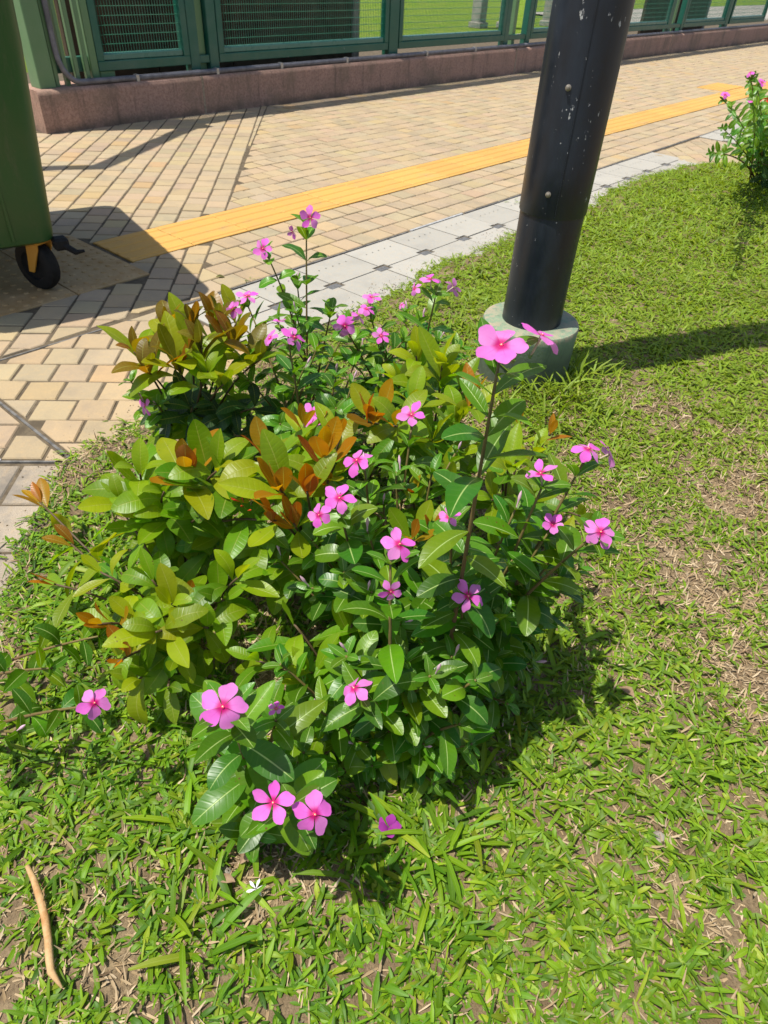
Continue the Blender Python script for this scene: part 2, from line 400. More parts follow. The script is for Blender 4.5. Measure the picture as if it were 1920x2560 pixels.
# ------------------------------------------------------------------ setting sheets
def sheet(name, x0, x1, y0, y1, z, mat, **kw):
    o = link(name, mesh(name, [(x0, y0, z), (x1, y0, z), (x1, y1, z), (x0, y1, z)], [(0, 1, 2, 3)], mat)); o['kind'] = 'structure'; return o
sheet('ground', -150, 200, -150, 250, -.06, 'soil')
footpath = sheet('footpath', -2.2, 30, -.2, 7.2, -.0042, 'joint')
sheet('lawn_beyond', 2.3, 120, 7.0, 160, -.03, 'far_lawn')
sheet('path_beyond', 5.3, 60, 5.0, 7.6, -.006, 'far_pave')
sheet('forecourt', 17.0, 60, 7.3, 10.6, .006, 'far_pave')
def lawn():
    xs = np.arange(-1.3, 7.2, .035); J = 70
    v = []; f = []
    for i, x in enumerate(xs):
        y1 = nb(x); ys = y1 - (y1 + 1.6) * (np.arange(J) / (J - 1)) ** 1.15
        for j, y in enumerate(ys):
            h = hills(x, y) * min(1, .25 + j / 4.) if j else -.006
            v.append((x, y, h))
    for i in range(len(xs) - 1):
        for j in range(J - 1): f.append((i * J + j, i * J + j + 1, (i + 1) * J + j + 1, (i + 1) * J + j))
    o = link('lawn', mesh('lawn', v, f, 'soil', True)); o['kind'] = 'structure'; return o
lawn_o = lawn()

# ------------------------------------------------------------------ paving
SETT = [((.41, .315, .195), 7), ((.39, .30, .195), 6), ((.42, .315, .185), 4), ((.37, .30, .205), 4), ((.41, .30, .20), 3), ((.46, .30, .135), .8), ((.43, .325, .17), 2), ((.35, .275, .185), 2)]
def sett_tint(r=rnd):
    c = r.choices([t for t, w in SETT], [w for t, w in SETT])[0]; c = [(x * .6 + y * .4) * q for x, y, q in zip(c, (.395, .308, .195), (.975, .965, .93))]; k = r.uniform(.93, 1.07)
    return [x * k * r.uniform(.97, 1.03) for x in c]
def prism(poly, top=0., h=.018, bev=.003):
    """poly: ccw 2-d points -> verts, faces of a bevelled block"""
    n = len(poly); cx = sum(p[0] for p in poly) / n; cy = sum(p[1] for p in poly) / n
    def ins(p):
        dx, dy = p[0] - cx, p[1] - cy; d = math.hypot(dx, dy) or 1; k = max(0, (d - bev * 1.4) / d); return (cx + dx * k, cy + dy * k)
    v = [(x, y, top - h) for x, y in poly] + [(x, y, top - bev) for x, y in poly] + [(*ins(p), top) for p in poly]
    f = [tuple(range(2 * n, 3 * n))]
    for k in (0, 1):
        for i in range(n): j = (i + 1) % n; f.append((k * n + i, k * n + j, (k + 1) * n + j, (k + 1) * n + i))
    return v, f
def clip(poly, planes):
    for (a, b, c) in planes:              # keep a*x+b*y<=c
        out = []
        for i in range(len(poly)):
            p, q = poly[i], poly[(i + 1) % len(poly)]; dp, dq = a * p[0] + b * p[1] - c, a * q[0] + b * q[1] - c
            if dp <= 0: out.append(p)
            if dp * dq < 0: t = dp / (dp - dq); out.append((p[0] + (q[0] - p[0]) * t, p[1] + (q[1] - p[1]) * t))
        poly = out
        if len(poly) < 3: return []
    return poly
def area(p): return .5 * sum(p[i][0] * p[(i + 1) % len(p)][1] - p[(i + 1) % len(p)][0] * p[i][1] for i in range(len(p)))
def pave(name, ang, org, L, H, gapL, gapH, planes, bbox, stagger=.5, excl=None, limit=300, kind='structure', jit=1.):
    """courses of setts: ang = direction of the courses, L along, H across"""
    root = link(name, mesh(name, [(bbox[0], bbox[1], -.0085)] * 3, [], 'joint')) if False else bpy.data.objects.new(name, None)
    if root.name not in COL.objects: COL.objects.link(root)
    root['kind'] = kind
    ca, sa = math.cos(ang), math.sin(ang)
    cs = [((x - org[0]) * ca + (y - org[1]) * sa, -(x - org[0]) * sa + (y - org[1]) * ca) for x in bbox[::2] for y in bbox[1::2]]
    u0, u1 = min(c[0] for c in cs), max(c[0] for c in cs); w0, w1 = min(c[1] for c in cs), max(c[1] for c in cs)
    cells = []
    for j in range(int(w0 / H) - 1, int(w1 / H) + 2):
        off = (stagger * (j % 2) + rnd.uniform(-.04, .04)) * L
        for i in range(int(u0 / L) - 1, int(u1 / L) + 2):
            q = [(i * L + off + gapL / 2, j * H + gapH / 2), ((i + 1) * L + off - gapL / 2, j * H + gapH / 2), ((i + 1) * L + off - gapL / 2, (j + 1) * H - gapH / 2), (i * L + off + gapL / 2, (j + 1) * H - gapH / 2)]
            q = [(x + rnd.uniform(-1, 1) * .0012 * jit, y + rnd.uniform(-1, 1) * .0012 * jit) for x, y in q]
            p = [(org[0] + x * ca - y * sa, org[1] + x * sa + y * ca) for x, y in q]
            c0 = (sum(x for x, y in p) / 4, sum(y for x, y in p) / 4)
            if not (bbox[0] - .2 < c0[0] < bbox[2] + .2 and bbox[1] - .2 < c0[1] < bbox[3] + .2): continue
            if excl and excl(*c0): continue
            p = clip(p, planes)
            if len(p) < 3 or area(p) < .12 * L * H: continue
            c0 = (sum(x for x, y in p) / len(p), sum(y for x, y in p) / len(p))
            if c0[1] < nb(c0[0]) - .09 and -1.2 < c0[0] < 7: continue
            cells.append((p, c0))
    def seen(c):                               # nearest bricks inside the picture come first
        d = M0.T @ np.array([c[0], c[1], -CAMZ]); u, v = d[0] / d[2] * F, d[1] / d[2] * F
        inside = d[2] > 0 and -1000 < u < 1000 and -1320 < v < 1320
        return (0 if inside else 1, c[0] ** 2 + c[1] ** 2)
    cells.sort(key=lambda t: seen(t[1]))
    rest = B(); tints = []
    for k, (p, c) in enumerate(cells):
        z = rnd.uniform(-.0022, .0012); t = sett_tint()
        if k < limit:
            v, f = prism([(x - c[0], y - c[1]) for x, y in p])
            o = link('brick', mesh('brick', v, f, 'sett', tint=t), root)
            o.location = (c[0], c[1], z); o.rotation_euler = (rnd.uniform(-.012, .012), rnd.uniform(-.012, .012), rnd.uniform(-.008, .008))
        else:
            v, f = prism(p, z, .018); rest.add(v, f); tints += [t] * len(v)
    if rest.v:
        o = link('brick_field', mesh('brick_field', rest.v, rest.f, 'sett', tint=tints), root); o['kind'] = 'stuff'
    return root
B45 = .73          # the seam between the two laying patterns: y = x + B45
def in_tiles(x, y): return -.14 < x < 1.36 and 2.35 < y < 2.95
pave('sett_paving', 0, (2.1, 2.806), .106, .1095, .0075, .0065, [(0, -1, -2.806), (0, 1, 4.776), (-1, 1, B45 - .006)], (1.9, 2.806, 17, 4.78))
pave('sett_paving', 0, (1.6, 2.037), .106, .1160, .0075, .008, [(0, -1, -2.04), (0, 1, 2.499), (-1, 1, B45 - .006)], (1.2, 2.04, 17, 2.50))
pave('sett_paving', math.radians(46), (2.11, 2.837), .107, .104, .0085, .0085, [(0, -1, -2.806), (1, -1, -B45 - .004)], (-1.2, 2.806, 4.2, 6.6), excl=lambda x, y: (x > 2.2 and y > 4.84) or in_tiles(x, y))
pave('sett_paving', math.radians(46), (2.11, 2.837), .107, .104, .0085, .0085, [(0, -1, -2.075), (0, 1, 2.499), (1, -1, -B45 - .004)], (-1.2, 2.07, 1.8, 2.5), excl=lambda x, y: -.14 < x < 1.34 and y > 2.36)
pave('sett_paving', math.radians(-45), (.721, 1.953), .107, .104, .007, .005, [(0, 1, 2.047), (-1, 0, -.545), (1, 0, 1.235)], (.5, 1.3, 1.3, 2.06))
pave('sett_paving', math.radians(45), (.30, 1.75), .107, .104, .006, .009, [(0, 1, 2.047), (1, 0, .522), (-1, -1, -1.972)], (-1.2, 1.3, .53, 2.06))
pave('sett_paving', math.radians(45), (5.3, 1.8), .107, .104, .006, .008, [(0, 1, 2.0), (-1, 0, -5.10), (1, 0, 6.0)], (5.05, 1.2, 6.05, 2.02))
# worn concrete flags at the near left corner
wr = bpy.data.objects.new('worn_paving', None); COL.objects.link(wr); wr['kind'] = 'structure'
def worn():
    ca = math.cos(math.radians(45)); 
    for j in range(9):
        for i in range(-8, 8):
            L_, H_ = .205, .155; off = .5 * (j % 2) * L_
            q = [(i * L_ + off + .003, -j * H_ - .003), (i * L_ + off + .003, -(j + 1) * H_ + .003), ((i + 1) * L_ + off - .003, -(j + 1) * H_ + .003), ((i + 1) * L_ + off - .003, -j * H_ - .003)]
            # u along (1,-1), w along (1,1)
            p = [(.44 + (u * 1 + w * 1) * ca, 1.508 + (-u * 1 + w * 1) * ca) for u, w in q]
            cx = sum(a for a, b in p) / 4; cy = sum(b for a, b in p) / 4
            if cy < nb(cx) - .13 or cx < -1.6 or cy > 2.3: continue
            if area(p) < 0: p = p[::-1]
            k = rnd.uniform(.75, 1.12); v, f = prism([(x - cx, y - cy) for x, y in p], 0, .02, .004)
            o = link('flagstone', mesh('flagstone', v, f, 'worn', tint=[.37 * k, .305 * k, .225 * k]), wr); o.location = (cx, cy, rnd.uniform(-.003, .001)); o.rotation_euler = (rnd.uniform(-.01, .01), rnd.uniform(-.01, .01), 0)
worn()
# metal edging strips between the patterns
def strip(pts, w, z, mat, name='edging_strip'):
    b = B()
    for i in range(len(pts) - 1):
        p, q = Vector((*pts[i], 0)), Vector((*pts[i + 1], 0)); d = (q - p).normalized(); n = Vector((-d.y, d.x, 0)) * w / 2
        v = [p - n, q - n, q + n, p + n]
        b.add([(x.x, x.y, -.02) for x in v] + [(x.x, x.y, z) for x in v], [(4, 5, 6, 7), (0, 1, 5, 4), (2, 3, 7, 6), (1, 2, 6, 5), (3, 0, 4, 7)])
    o = link(name, b.mesh(name, mat)); o['kind'] = 'structure'; return o
strip([(-1.2, 2.066), (.65, 2.062), (1.5, 2.028)], .007, -.002, 'edge_metal'); strip([(1.5, 2.028), (2.52, 2.024)], .008, .001, 'edge_metal'); strip([(2.54, 2.025), (2.95, 2.026)], .013, .003, 'white_metal'); strip([(2.97, 2.026), (16.8, 2.026)], .008, .001, 'edge_metal')
strip([(.533, 2.045), (.533, 1.42)], .007, -.001, 'edge_metal')
strip([(.02, 1.944), (.50, 1.462)], .006, .001, 'edge_metal'); strip([(.30, 1.667), (.41, 1.556)], .010, .003, 'white_metal')

# pale slabs with dark inserts
sl = bpy.data.objects.new('slab_paving', None); COL.objects.link(sl); sl['kind'] = 'structure'
def slabs(a0, a1, n0, n1, lim):
    P = .2805; a = a0; k = 0
    while a < a1 - .02:
        for (y0, y1) in ((n0, (n0 + n1) / 2 - .002), ((n0 + n1) / 2 + .002, n1)):
            if y1 < nb(a + .14) - .06: continue
            cx, cy = a + P / 2, (y0 + y1) / 2; hx, hy = P / 2 - .003, (y1 - y0) / 2 - (.0005 if y0 > n0 else .002)
            nx = .034; ny = .022                  # notch that holds the insert
            s_ = -1 if y0 > n0 else 1
            pl = [(-hx, -hy), (hx, -hy), (hx, hy), (-hx, hy)]
            if s_ > 0: pl = [(-hx, -hy), (hx, -hy), (hx, hy - ny), (hx - nx, hy - ny), (hx - nx, hy), (-hx + nx, hy), (-hx + nx, hy - ny), (-hx, hy - ny)]
            else: pl = [(-hx + nx, -hy), (hx - nx, -hy), (hx - nx, -hy + ny), (hx, -hy + ny), (hx, hy), (-hx, hy), (-hx, -hy + ny), (-hx + nx, -hy + ny)]
            b = B(); n = len(pl)
            v = [(x, y, -.02) for x, y in pl] + [(x, y, 0) for x, y in pl]
            b.add(v, [tuple(range(n, 2 * n))] + [(i, (i + 1) % n, n + (i + 1) % n, n + i) for i in range(n)])
            # two rows of small drain holes
            for r in range(1):
                for h in range(5):
                    hxp = -hx + .06 + h * (2 * hx - .12) / 4; hyp = (hy * .35) if s_ < 0 else -hy * .45; rr = .0032
                    b.add([(hxp + rr * math.cos(q * math.pi / 3), hyp + rr * math.sin(q * math.pi / 3), .0012) for q in range(6)], [tuple(range(6))], m=1)
            t = rnd.uniform(.94, 1.06); me = b.mesh('slab', ['slab', 'hole'], tint=[.36 * t, .342 * t, .296 * t])
            o = link('slab', me, sl); o.location = (cx, cy, rnd.uniform(-.001, .001))
        ym = (n0 + n1) / 2
        if ym > nb(a) - .05 and k > 0:
            b = B(); b.box(-.031, .031, -.0195, .0195, -.02, -.003, .003); o = link('insert', b.mesh('insert', 'dark_insert'), sl); o.location = (a, ym, 0)
        a += P; k += 1
slabs(1.245, 5.08, 1.578, 2.015, 300); slabs(6.03, 9.3, 1.60, 2.035, 60)

# ------------------------------------------------------------------ tactile paving
tp = bpy.data.objects.new('tactile_paving', None); COL.objects.link(tp); tp['kind'] = 'structure'
def guide_mesh():
    b = B(); h = .1470; v, f = prism([(-h, -h), (h, -h), (h, h), (-h, h)], .002, .022, .002); b.add(v, f)
    for k in range(4):
        y = -.1125 + k * .075; x0, x1, w = -.1475, .1475, .016
        b.add([(x0, y - w, .002), (x1, y - w, .002), (x1, y + w, .002), (x0, y + w, .002), (x0 + .006, y - w + .006, .0062), (x1 - .006, y - w + .006, .0062), (x1 - .006, y + w - .006, .0062), (x0 + .006, y + w - .006, .0062)],
              [(4, 5, 6, 7), (0, 1, 5, 4), (1, 2, 6, 5), (2, 3, 7, 6), (3, 0, 4, 7)])
    return b.mesh('guide_tile', 'tactile')
def blister_mesh(mat):
    b = B(); h = .1485; v, f = prism([(-h, -h), (h, -h), (h, h), (-h, h)], .002, .022, .002); b.add(v, f)
    for i in range(6):
        for j in range(6):
            x, y = -.125 + .05 * i, -.125 + .05 * j; n = 8
            ring = [[(x + r * math.cos(2 * math.pi * q / n), y + r * math.sin(2 * math.pi * q / n), z) for q in range(n)] for r, z in ((.0115, .002), (.009, .0055), (.005, .0065))]
            b.add(ring[0] + ring[1] + ring[2], [(k * n + q, k * n + (q + 1) % n, (k + 1) * n + (q + 1) % n, (k + 1) * n + q) for k in (0, 1) for q in range(n)] + [tuple(range(2 * n, 3 * n))])
    return b.mesh('blister_tile', mat)
gm = guide_mesh(); bm = blister_mesh('blister'); bmy = blister_mesh('tactile')
x = 1.380 + .148
while x < 17:
    o = link('guide_tile', gm, tp); o.location = (x, 2.652, rnd.uniform(-.001, .001)); x += .2975
for i in range(5):
    for j in range(2):
        o = link('blister_tile', bm, tp); o.location = (1.21 - .30 * i, 2.50 + .30 * j, rnd.uniform(-.001, .001))
for i in range(2):
    o = link('blister_tile', bmy, tp); o.location = (8.86 + .3 * i, 2.955, .003)

# ------------------------------------------------------------------ low granite wall
wall = thing('low_wall', 'low pink brown granite wall along the far side of the paving', 'wall', (2.22, 4.78, 0))
ZW = .235
def wall_block(x0, x1):
    prof = [(.0, -.03), (.0, ZW - .028), (.006, ZW - .010), (.022, ZW), (.278, ZW), (.294, ZW - .010), (.30, ZW - .028), (.30, -.03)]
    n = len(prof); b = B(); st = max(2, int((x1 - x0) / .5)); vs = []
    for i in range(st + 1):
        xx = x0 + (x1 - x0) * i / st
        for y, z in prof: vs.append((xx, y + rnd.uniform(-.0015, .0015), z + rnd.uniform(-.0015, .0015)))
    fs = [(i * n + k, (i + 1) * n + k, (i + 1) * n + k + 1, i * n + k + 1) for i in range(st) for k in range(n - 1)]
    fs += [tuple(range(n))[::-1], tuple(range(st * n, st * n + n))]
    b.add(vs, [f[::-1] for f in fs]); return autosmooth(b.mesh('stone_block', 'wall'), 50)
J = [0, 1.235, 5.43, 9.63, 13.83, 18]
for k in range(5):
    link('stone_block', wall_block(J[k] + (.006 if k else 0), J[k + 1] - .006), wall)
    if k: b = B(); b.box(J[k] - .0085, J[k] + .0085, -.0015, .298, -.02, ZW - .001); link('mortar_joint', b.mesh('mortar_joint', 'mortar'), wall)

# ------------------------------------------------------------------ fence on the wall
FY = 4.90; ZT = 1.90
fence = thing('mesh_fence', 'dark green framed wire mesh fence standing on the low granite wall', 'fence', (2.3, FY, ZW))
def fpart(name, boxes, mat, bev=.004):
    b = B()
    for (x0, x1, y0, y1, z0, z1) in boxes: b.box(x0 - 2.3, x1 - 2.3, y0, y1, z0 - ZW, z1 - ZW, bev)
    return link(name, autosmooth(b.mesh(name, mat), 30), fence)
fpart('corner_post', [(2.272, 2.378, -.07, .05, ZW - .002, 2.66)], 'green_olive')
def shadow_arm():  # unseen arm, added on the raised post to cast the bent paving shadow
    b = B()
    for p, q in (((2.32, 4.93), (1.22, 4.31)), ((1.27, 4.29), (.96, 4.48))):
        p, q = Vector((*p, 0)), Vector((*q, 0)); d = (q - p).normalized(); n = Vector((-d.y, d.x, 0)) * .05
        v = [p - n, q - n, q + n, p + n]; o_ = Vector((2.3, FY, ZW)); z0 = 2.56 if p.x > 2 else 2.50
        b.add([(x.x - o_.x, x.y - o_.y, z - ZW) for z in (z0, z0 + .058) for x in v], [(3, 2, 1, 0), (4, 5, 6, 7), (0, 1, 5, 4), (1, 2, 6, 5), (2, 3, 7, 6), (3, 0, 4, 7)])
    link('shadow_caster_arm', b.mesh('shadow_caster_arm', 'green_olive'), fence)
shadow_arm()
for k, x in enumerate((2.405, 2.478, 2.551, 2.624)):
    fpart('picket', [(x - .013, x + .013, -.045, -.008, ZW - .002, ZT)], 'green_olive', .002)
fpart('picket_rail', [(2.38, 2.70, -.006, .03, .30, .385)], 'green_dark'); fpart('picket_rail', [(2.38, 2.70, -.006, .03, 1.30, 1.38)], 'green_dark')
def wires(x0, x1, z0, z1, y, px, pz):
    b = B(); r = .0019
    def w(p, q):
        d = (Vector(q) - Vector(p)).normalized(); X = d.orthogonal().normalized() * r; Y = d.cross(X.normalized()) * r
        vs = []
        for c in (p, q):
            c = Vector(c); vs += [c + X * 1.2, c - X * .6 + Y, c - X * .6 - Y]
        b.add(vs, [(0, 1, 4, 3), (1, 2, 5, 4), (2, 0, 3, 5)])
    n = int((x1 - x0) / px)
    for i in range(1, n + 1): xx = x0 + (x1 - x0) * i / (n + 1); w((xx - 2.3, y, z0 - ZW), (xx - 2.3, y, z1 - ZW))
    n = int((z1 - z0) / pz)
    for i in range(1, n + 1): zz = z0 + (z1 - z0) * i / (n + 1); w((x0 - 2.3, y + .003, zz - ZW), (x1 - 2.3, y + .003, zz - ZW))
    return b
def panel(x0, x1):
    fw = .05; fr = fpart('panel_frame', [(x0, x1, -.03, .03, .298, .352), (x0, x1, -.03, .03, ZT - .05, ZT), (x0, x0 + fw, -.03, .03, .352, ZT - .05), (x1 - fw, x1, -.03, .03, .352, ZT - .05)], 'green_dark', .003)
    fi = fpart('bottom_rail', [(x0 + fw, x1 - fw, -.018, .045, .353, .392)], 'green_rail_sheen', .006)
    m = link('wire_mesh', wires(x0 + fw, x1 - fw, .39, ZT - .05, .0, .0215, .052).mesh('wire_mesh', 'green_wire'), fence); m['kind'] = 'stuff'
SEG = [(2.715, 3.44), (3.70, 5.60), (5.75, 7.50), (8.03, 9.80), (9.95, 11.82), (12.36, 14.1), (14.3, 16.1)]
for s_ in SEG: panel(*s_)
fpart('fence_post', [(2.66, 2.712, -.03, .03, ZW - .002, ZT)], 'green_olive'); fpart('fence_post', [(2.72, 2.83, -.02, .03, ZW - .002, .297)], 'green_olive')
for (a, b_) in ((3.44, 3.70), (7.50, 8.03), (11.82, 12.36)):
    w_ = b_ - a
    fpart('fence_post', [(a + .005, a + .085, -.028, .05, ZW - .002, ZT)], 'green_dark'); fpart('fence_post', [(b_ - .085, b_ - .005, -.028, .05, ZW - .002, ZT)], 'green_dark')
    fpart('light_post', [(a + w_ * .40, a + w_ * .40 + .062, .01, .07, ZW - .002, ZT)], 'green_olive'); fpart('cross_bar', [(a + .086, b_ - .086, -.02, .0, .30, .35)], 'green_dark')
for a in (5.60, 9.80, 14.1):
    fpart('fence_post', [(a + .012, a + .138, -.03, .06, ZW - .002, ZT)], 'green_dark')
for (a0, a1) in ((2.38, 16.6),): fpart('top_rail', [(a0, a1, -.085, .085, ZT + .002, ZT + .06)], 'green_dark')
# conduits on the wall top
def conduit(pts, r, label, mat, clips=()):
    o = thing('conduit', label, 'pipe', (2.4, 4.82, ZW)); b = B()
    b.tube([Vector(p) - Vector((2.4, 4.82, ZW)) for p in pts], r, 10); link('pipe', autosmooth(b.mesh('pipe', mat), 60), o)
    for x in clips:
        c = B(); c.box(x - 2.4 - .012, x - 2.4 + .012, pts[-1][1] - 4.82 - r - .003, pts[-1][1] - 4.82 + r + .003, -.001, pts[-1][2] - ZW + r + .003, .002); link('pipe_clip', c.mesh('pipe_clip', 'pipe_clip'), o)
YC = 4.822
bend = [(2.425, YC + .018, 1.4), (2.425, YC + .018, .52)] + [(2.425 + .12 * (1 - math.cos(t)), YC + .018 * (1 - t / 1.57), ZW + .022 + .17 - .17 * math.sin(t)) for t in [i * math.pi / 16 for i in range(9)]]
conduit(bend + [(3.0, YC, ZW + .020), (9.0, YC, ZW + .020), (16.6, YC, ZW + .020)], .017, 'grey conduit pipe clipped along the wall top, bent up beside the corner post', 'pipe', (2.95, 3.62, 4.25, 5.0, 6.1, 6.9, 9.2))
def sag():
    pts = []; x = 2.75
    while x < 9: pts.append((x, 4.862 + .006 * math.sin(x * 2.3), ZW + .012 + .010 * abs(math.sin(x * 1.35 + .6)))); x += .12
    return pts
conduit(sag(), .007, 'thin pale cable lying loosely behind the grey conduit on the wall top', 'pipe_clip')

# things behind the fence
def board_screen(x0, x1, y, h, label, n):
    o = thing('board_screen', label, 'screen', (x0, y, 0)); w = (x1 - x0) / n
    for i in range(n): b = B(); b.box(i * w + .004, (i + 1) * w - .004, 0, .05, -.03, h + rnd.uniform(-.004, .004), .003); link('board', b.mesh('board', 'brown_board'), o)
    b = B(); b.box(n * w, n * w + .075, -.02, .06, -.03, h + .03, .004); link('end_post', b.mesh('end_post', 'pale_post'), o)
board_screen(2.75, 5.60, 5.32, 1.9, 'long dark brown board screen with a pale end post behind the fence', 4)
board_screen(13.2, 15.9, 5.9, 1.6, 'short dark board screen behind the fence, beyond the black lamp post', 3)
for (x, y, w, l) in ((12.55, 8.75, .20, 'pale grey concrete post on the lawn seen through the fence'), (13.15, 8.6, .14, 'tan post close beside the pale concrete post behind the fence'), (14.6, 8.5, .18, 'pale post nearest the black lamp post, seen through the fence')):
    b = B(); b.box(-w / 2, w / 2, -w / 2, w / 2, -.03, 2.4, .01); b.box(-w / 2 - .03, w / 2 + .03, -w / 2 - .03, w / 2 + .03, -.03, .06, .008)
    tag(link('concrete_post', b.mesh('concrete_post', 'pale_post'), None, Matrix.Translation((x, y, 0))), l, 'post', 'posts behind the fence')

# ------------------------------------------------------------------ lamp post
LP = Vector((1.731, .901, 0))
lp = thing('lamp_post', 'tall black lamp post with chipped paint standing in the lawn', 'lamp post', LP)
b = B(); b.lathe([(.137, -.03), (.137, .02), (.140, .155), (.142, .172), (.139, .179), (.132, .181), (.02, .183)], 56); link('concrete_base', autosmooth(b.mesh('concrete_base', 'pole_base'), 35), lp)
b = B(); b.lathe([(.086, .178), (.0850, .30), (.0852, .47), (.0852, .50)], 56); link('lower_shaft', autosmooth(b.mesh('lower_shaft', 'pole'), 50), lp)
b = B(); b.lathe([(.0846, .486), (.0880, .4862), (.0890, .488), (.0895, .6), (.0905, 1.5), (.085, 3.0), (.06, 5.5)], 56); link('shaft', autosmooth(b.mesh('shaft', 'pole'), 50), lp)
toc = math.atan2(-LP.y, -LP.x)       # direction to the camera
def on_pole(ang, z, r): return Vector((r * math.cos(ang), r * math.sin(ang), z))
b = B()
for i in range(1):
    a0 = toc + .10; pts = []
    w = .006
    for (z) in (.492, 1.45):
        pts += [on_pole(a0 - w, z, .0918), on_pole(a0 + w, z, .0918), on_pole(a0 + w, z, .0890), on_pole(a0 - w, z, .0890)]
    b.add(pts, [(0, 1, 5, 4), (3, 0, 4, 7), (1, 2, 6, 5), (4, 5, 6, 7), (0, 3, 2, 1)])
link('door_seam', b.mesh('door_seam', 'pole'), lp)
for z in (.545, .775):
    b = B(); b.lathe([(.0070, 0), (.0070, .002), (.0042, .003), (.0040, .007), (.0025, .0075)], 14)
    d = on_pole(toc - .20, 0, 1); q = Vector((0, 0, 1)).rotation_difference(d)
    o = link('screw', autosmooth(b.mesh('screw', 'screw')), lp); o.matrix_local = Matrix.Translation(on_pole(toc - .20, z, .0900)) @ q.to_matrix().to_4x4()
# top of the lamp, out of frame
b = B(); b.tube([(0, 0, 5.45), (0, 0, 5.8), (.25, .1, 6.0), (.7, .3, 6.05)], [.05, .045, .04, .035], 10); link('lamp_arm', autosmooth(b.mesh('lamp_arm', 'pole')), lp)
b = B(); b.box(.65, 1.15, .22, .46, 6.0, 6.1, .02); link('lamp_head', b.mesh('lamp_head', 'pole'), lp)

# ------------------------------------------------------------------ wheeled bin
ya = Vector((.259, .966, 0)); xa = Vector((.966, -.259, 0))
corner = Vector((1.05, 2.38, 0)); bc = corner - xa * .29 + ya * .46
bn = thing('wheeled_bin', 'dark green wheeled refuse bin on orange casters at the picture edge', 'bin', bc, rot=math.atan2(xa.y, xa.x))
def rrect(hx, hy, r, z, n=5, oy=0.):
    out = []
    for (sx, sy, a0) in ((1, -1, -90), (1, 1, 0), (-1, 1, 90), (-1, -1, 180)):
        for i in range(n):
            a = math.radians(a0 + 90 * i / (n - 1)); out.append((sx * (hx - r) + r * math.cos(a), sy * (hy - r) + r * math.sin(a) + oy, z))
    return out
def loft(rings, mat, name, capb=True, capt=True, ang=40):
    b = B(); n = len(rings[0]); vs = [p for r in rings for p in r]
    fs = [(i * n + j, i * n + (j + 1) % n, (i + 1) * n + (j + 1) % n, (i + 1) * n + j) for i in range(len(rings) - 1) for j in range(n)]
    if capb: fs.append(tuple(range(n))[::-1])
    if capt: fs.append(tuple(range((len(rings) - 1) * n, len(rings) * n)))
    b.add(vs, fs); return autosmooth(b.mesh(name, mat), ang)
HX, HY = .29, .46
link('body', loft([rrect(HX - .03, HY - .03, .04, .172), rrect(HX - .004, HY - .004, .045, .185), rrect(HX, HY, .045, .205), rrect(HX + .035, HY + .10, .055, .75), rrect(HX + .045, HY + .125, .06, 1.03)], 'bin', 'body'), bn)
link('rim', loft([rrect(HX + .046, HY + .126, .06, 1.0), rrect(HX + .075, HY + .155, .07, 1.005), rrect(HX + .075, HY + .155, .07, 1.06), rrect(HX + .04, HY + .12, .06, 1.065)], 'bin', 'rim'), bn)
link('lid', loft([rrect(HX + .07, HY + .15, .07, 1.068), rrect(HX + .07, HY + .15, .07, 1.085), rrect(HX + .03, HY + .09, .10, 1.14), rrect(HX - .10, HY - .10, .12, 1.165)], 'bin', 'lid'), bn)
b = B()
for xx in (.155, -.15):
    b.add([(xx - .006, -HY - .0005 - .0, .20), (xx + .006, -HY - .0005, .20), (xx + .006, -HY - .127, 1.02), (xx - .006, -HY - .127, 1.02), (xx - .004, -HY - .006, .20), (xx + .004, -HY - .006, .20), (xx + .004, -HY - .133, 1.02), (xx - .004, -HY - .133, 1.02)],
          [(4, 5, 6, 7), (0, 4, 7, 3), (1, 2, 6, 5), (0, 1, 5, 4)])
link('front_rib', b.mesh('front_rib', 'bin'), bn)
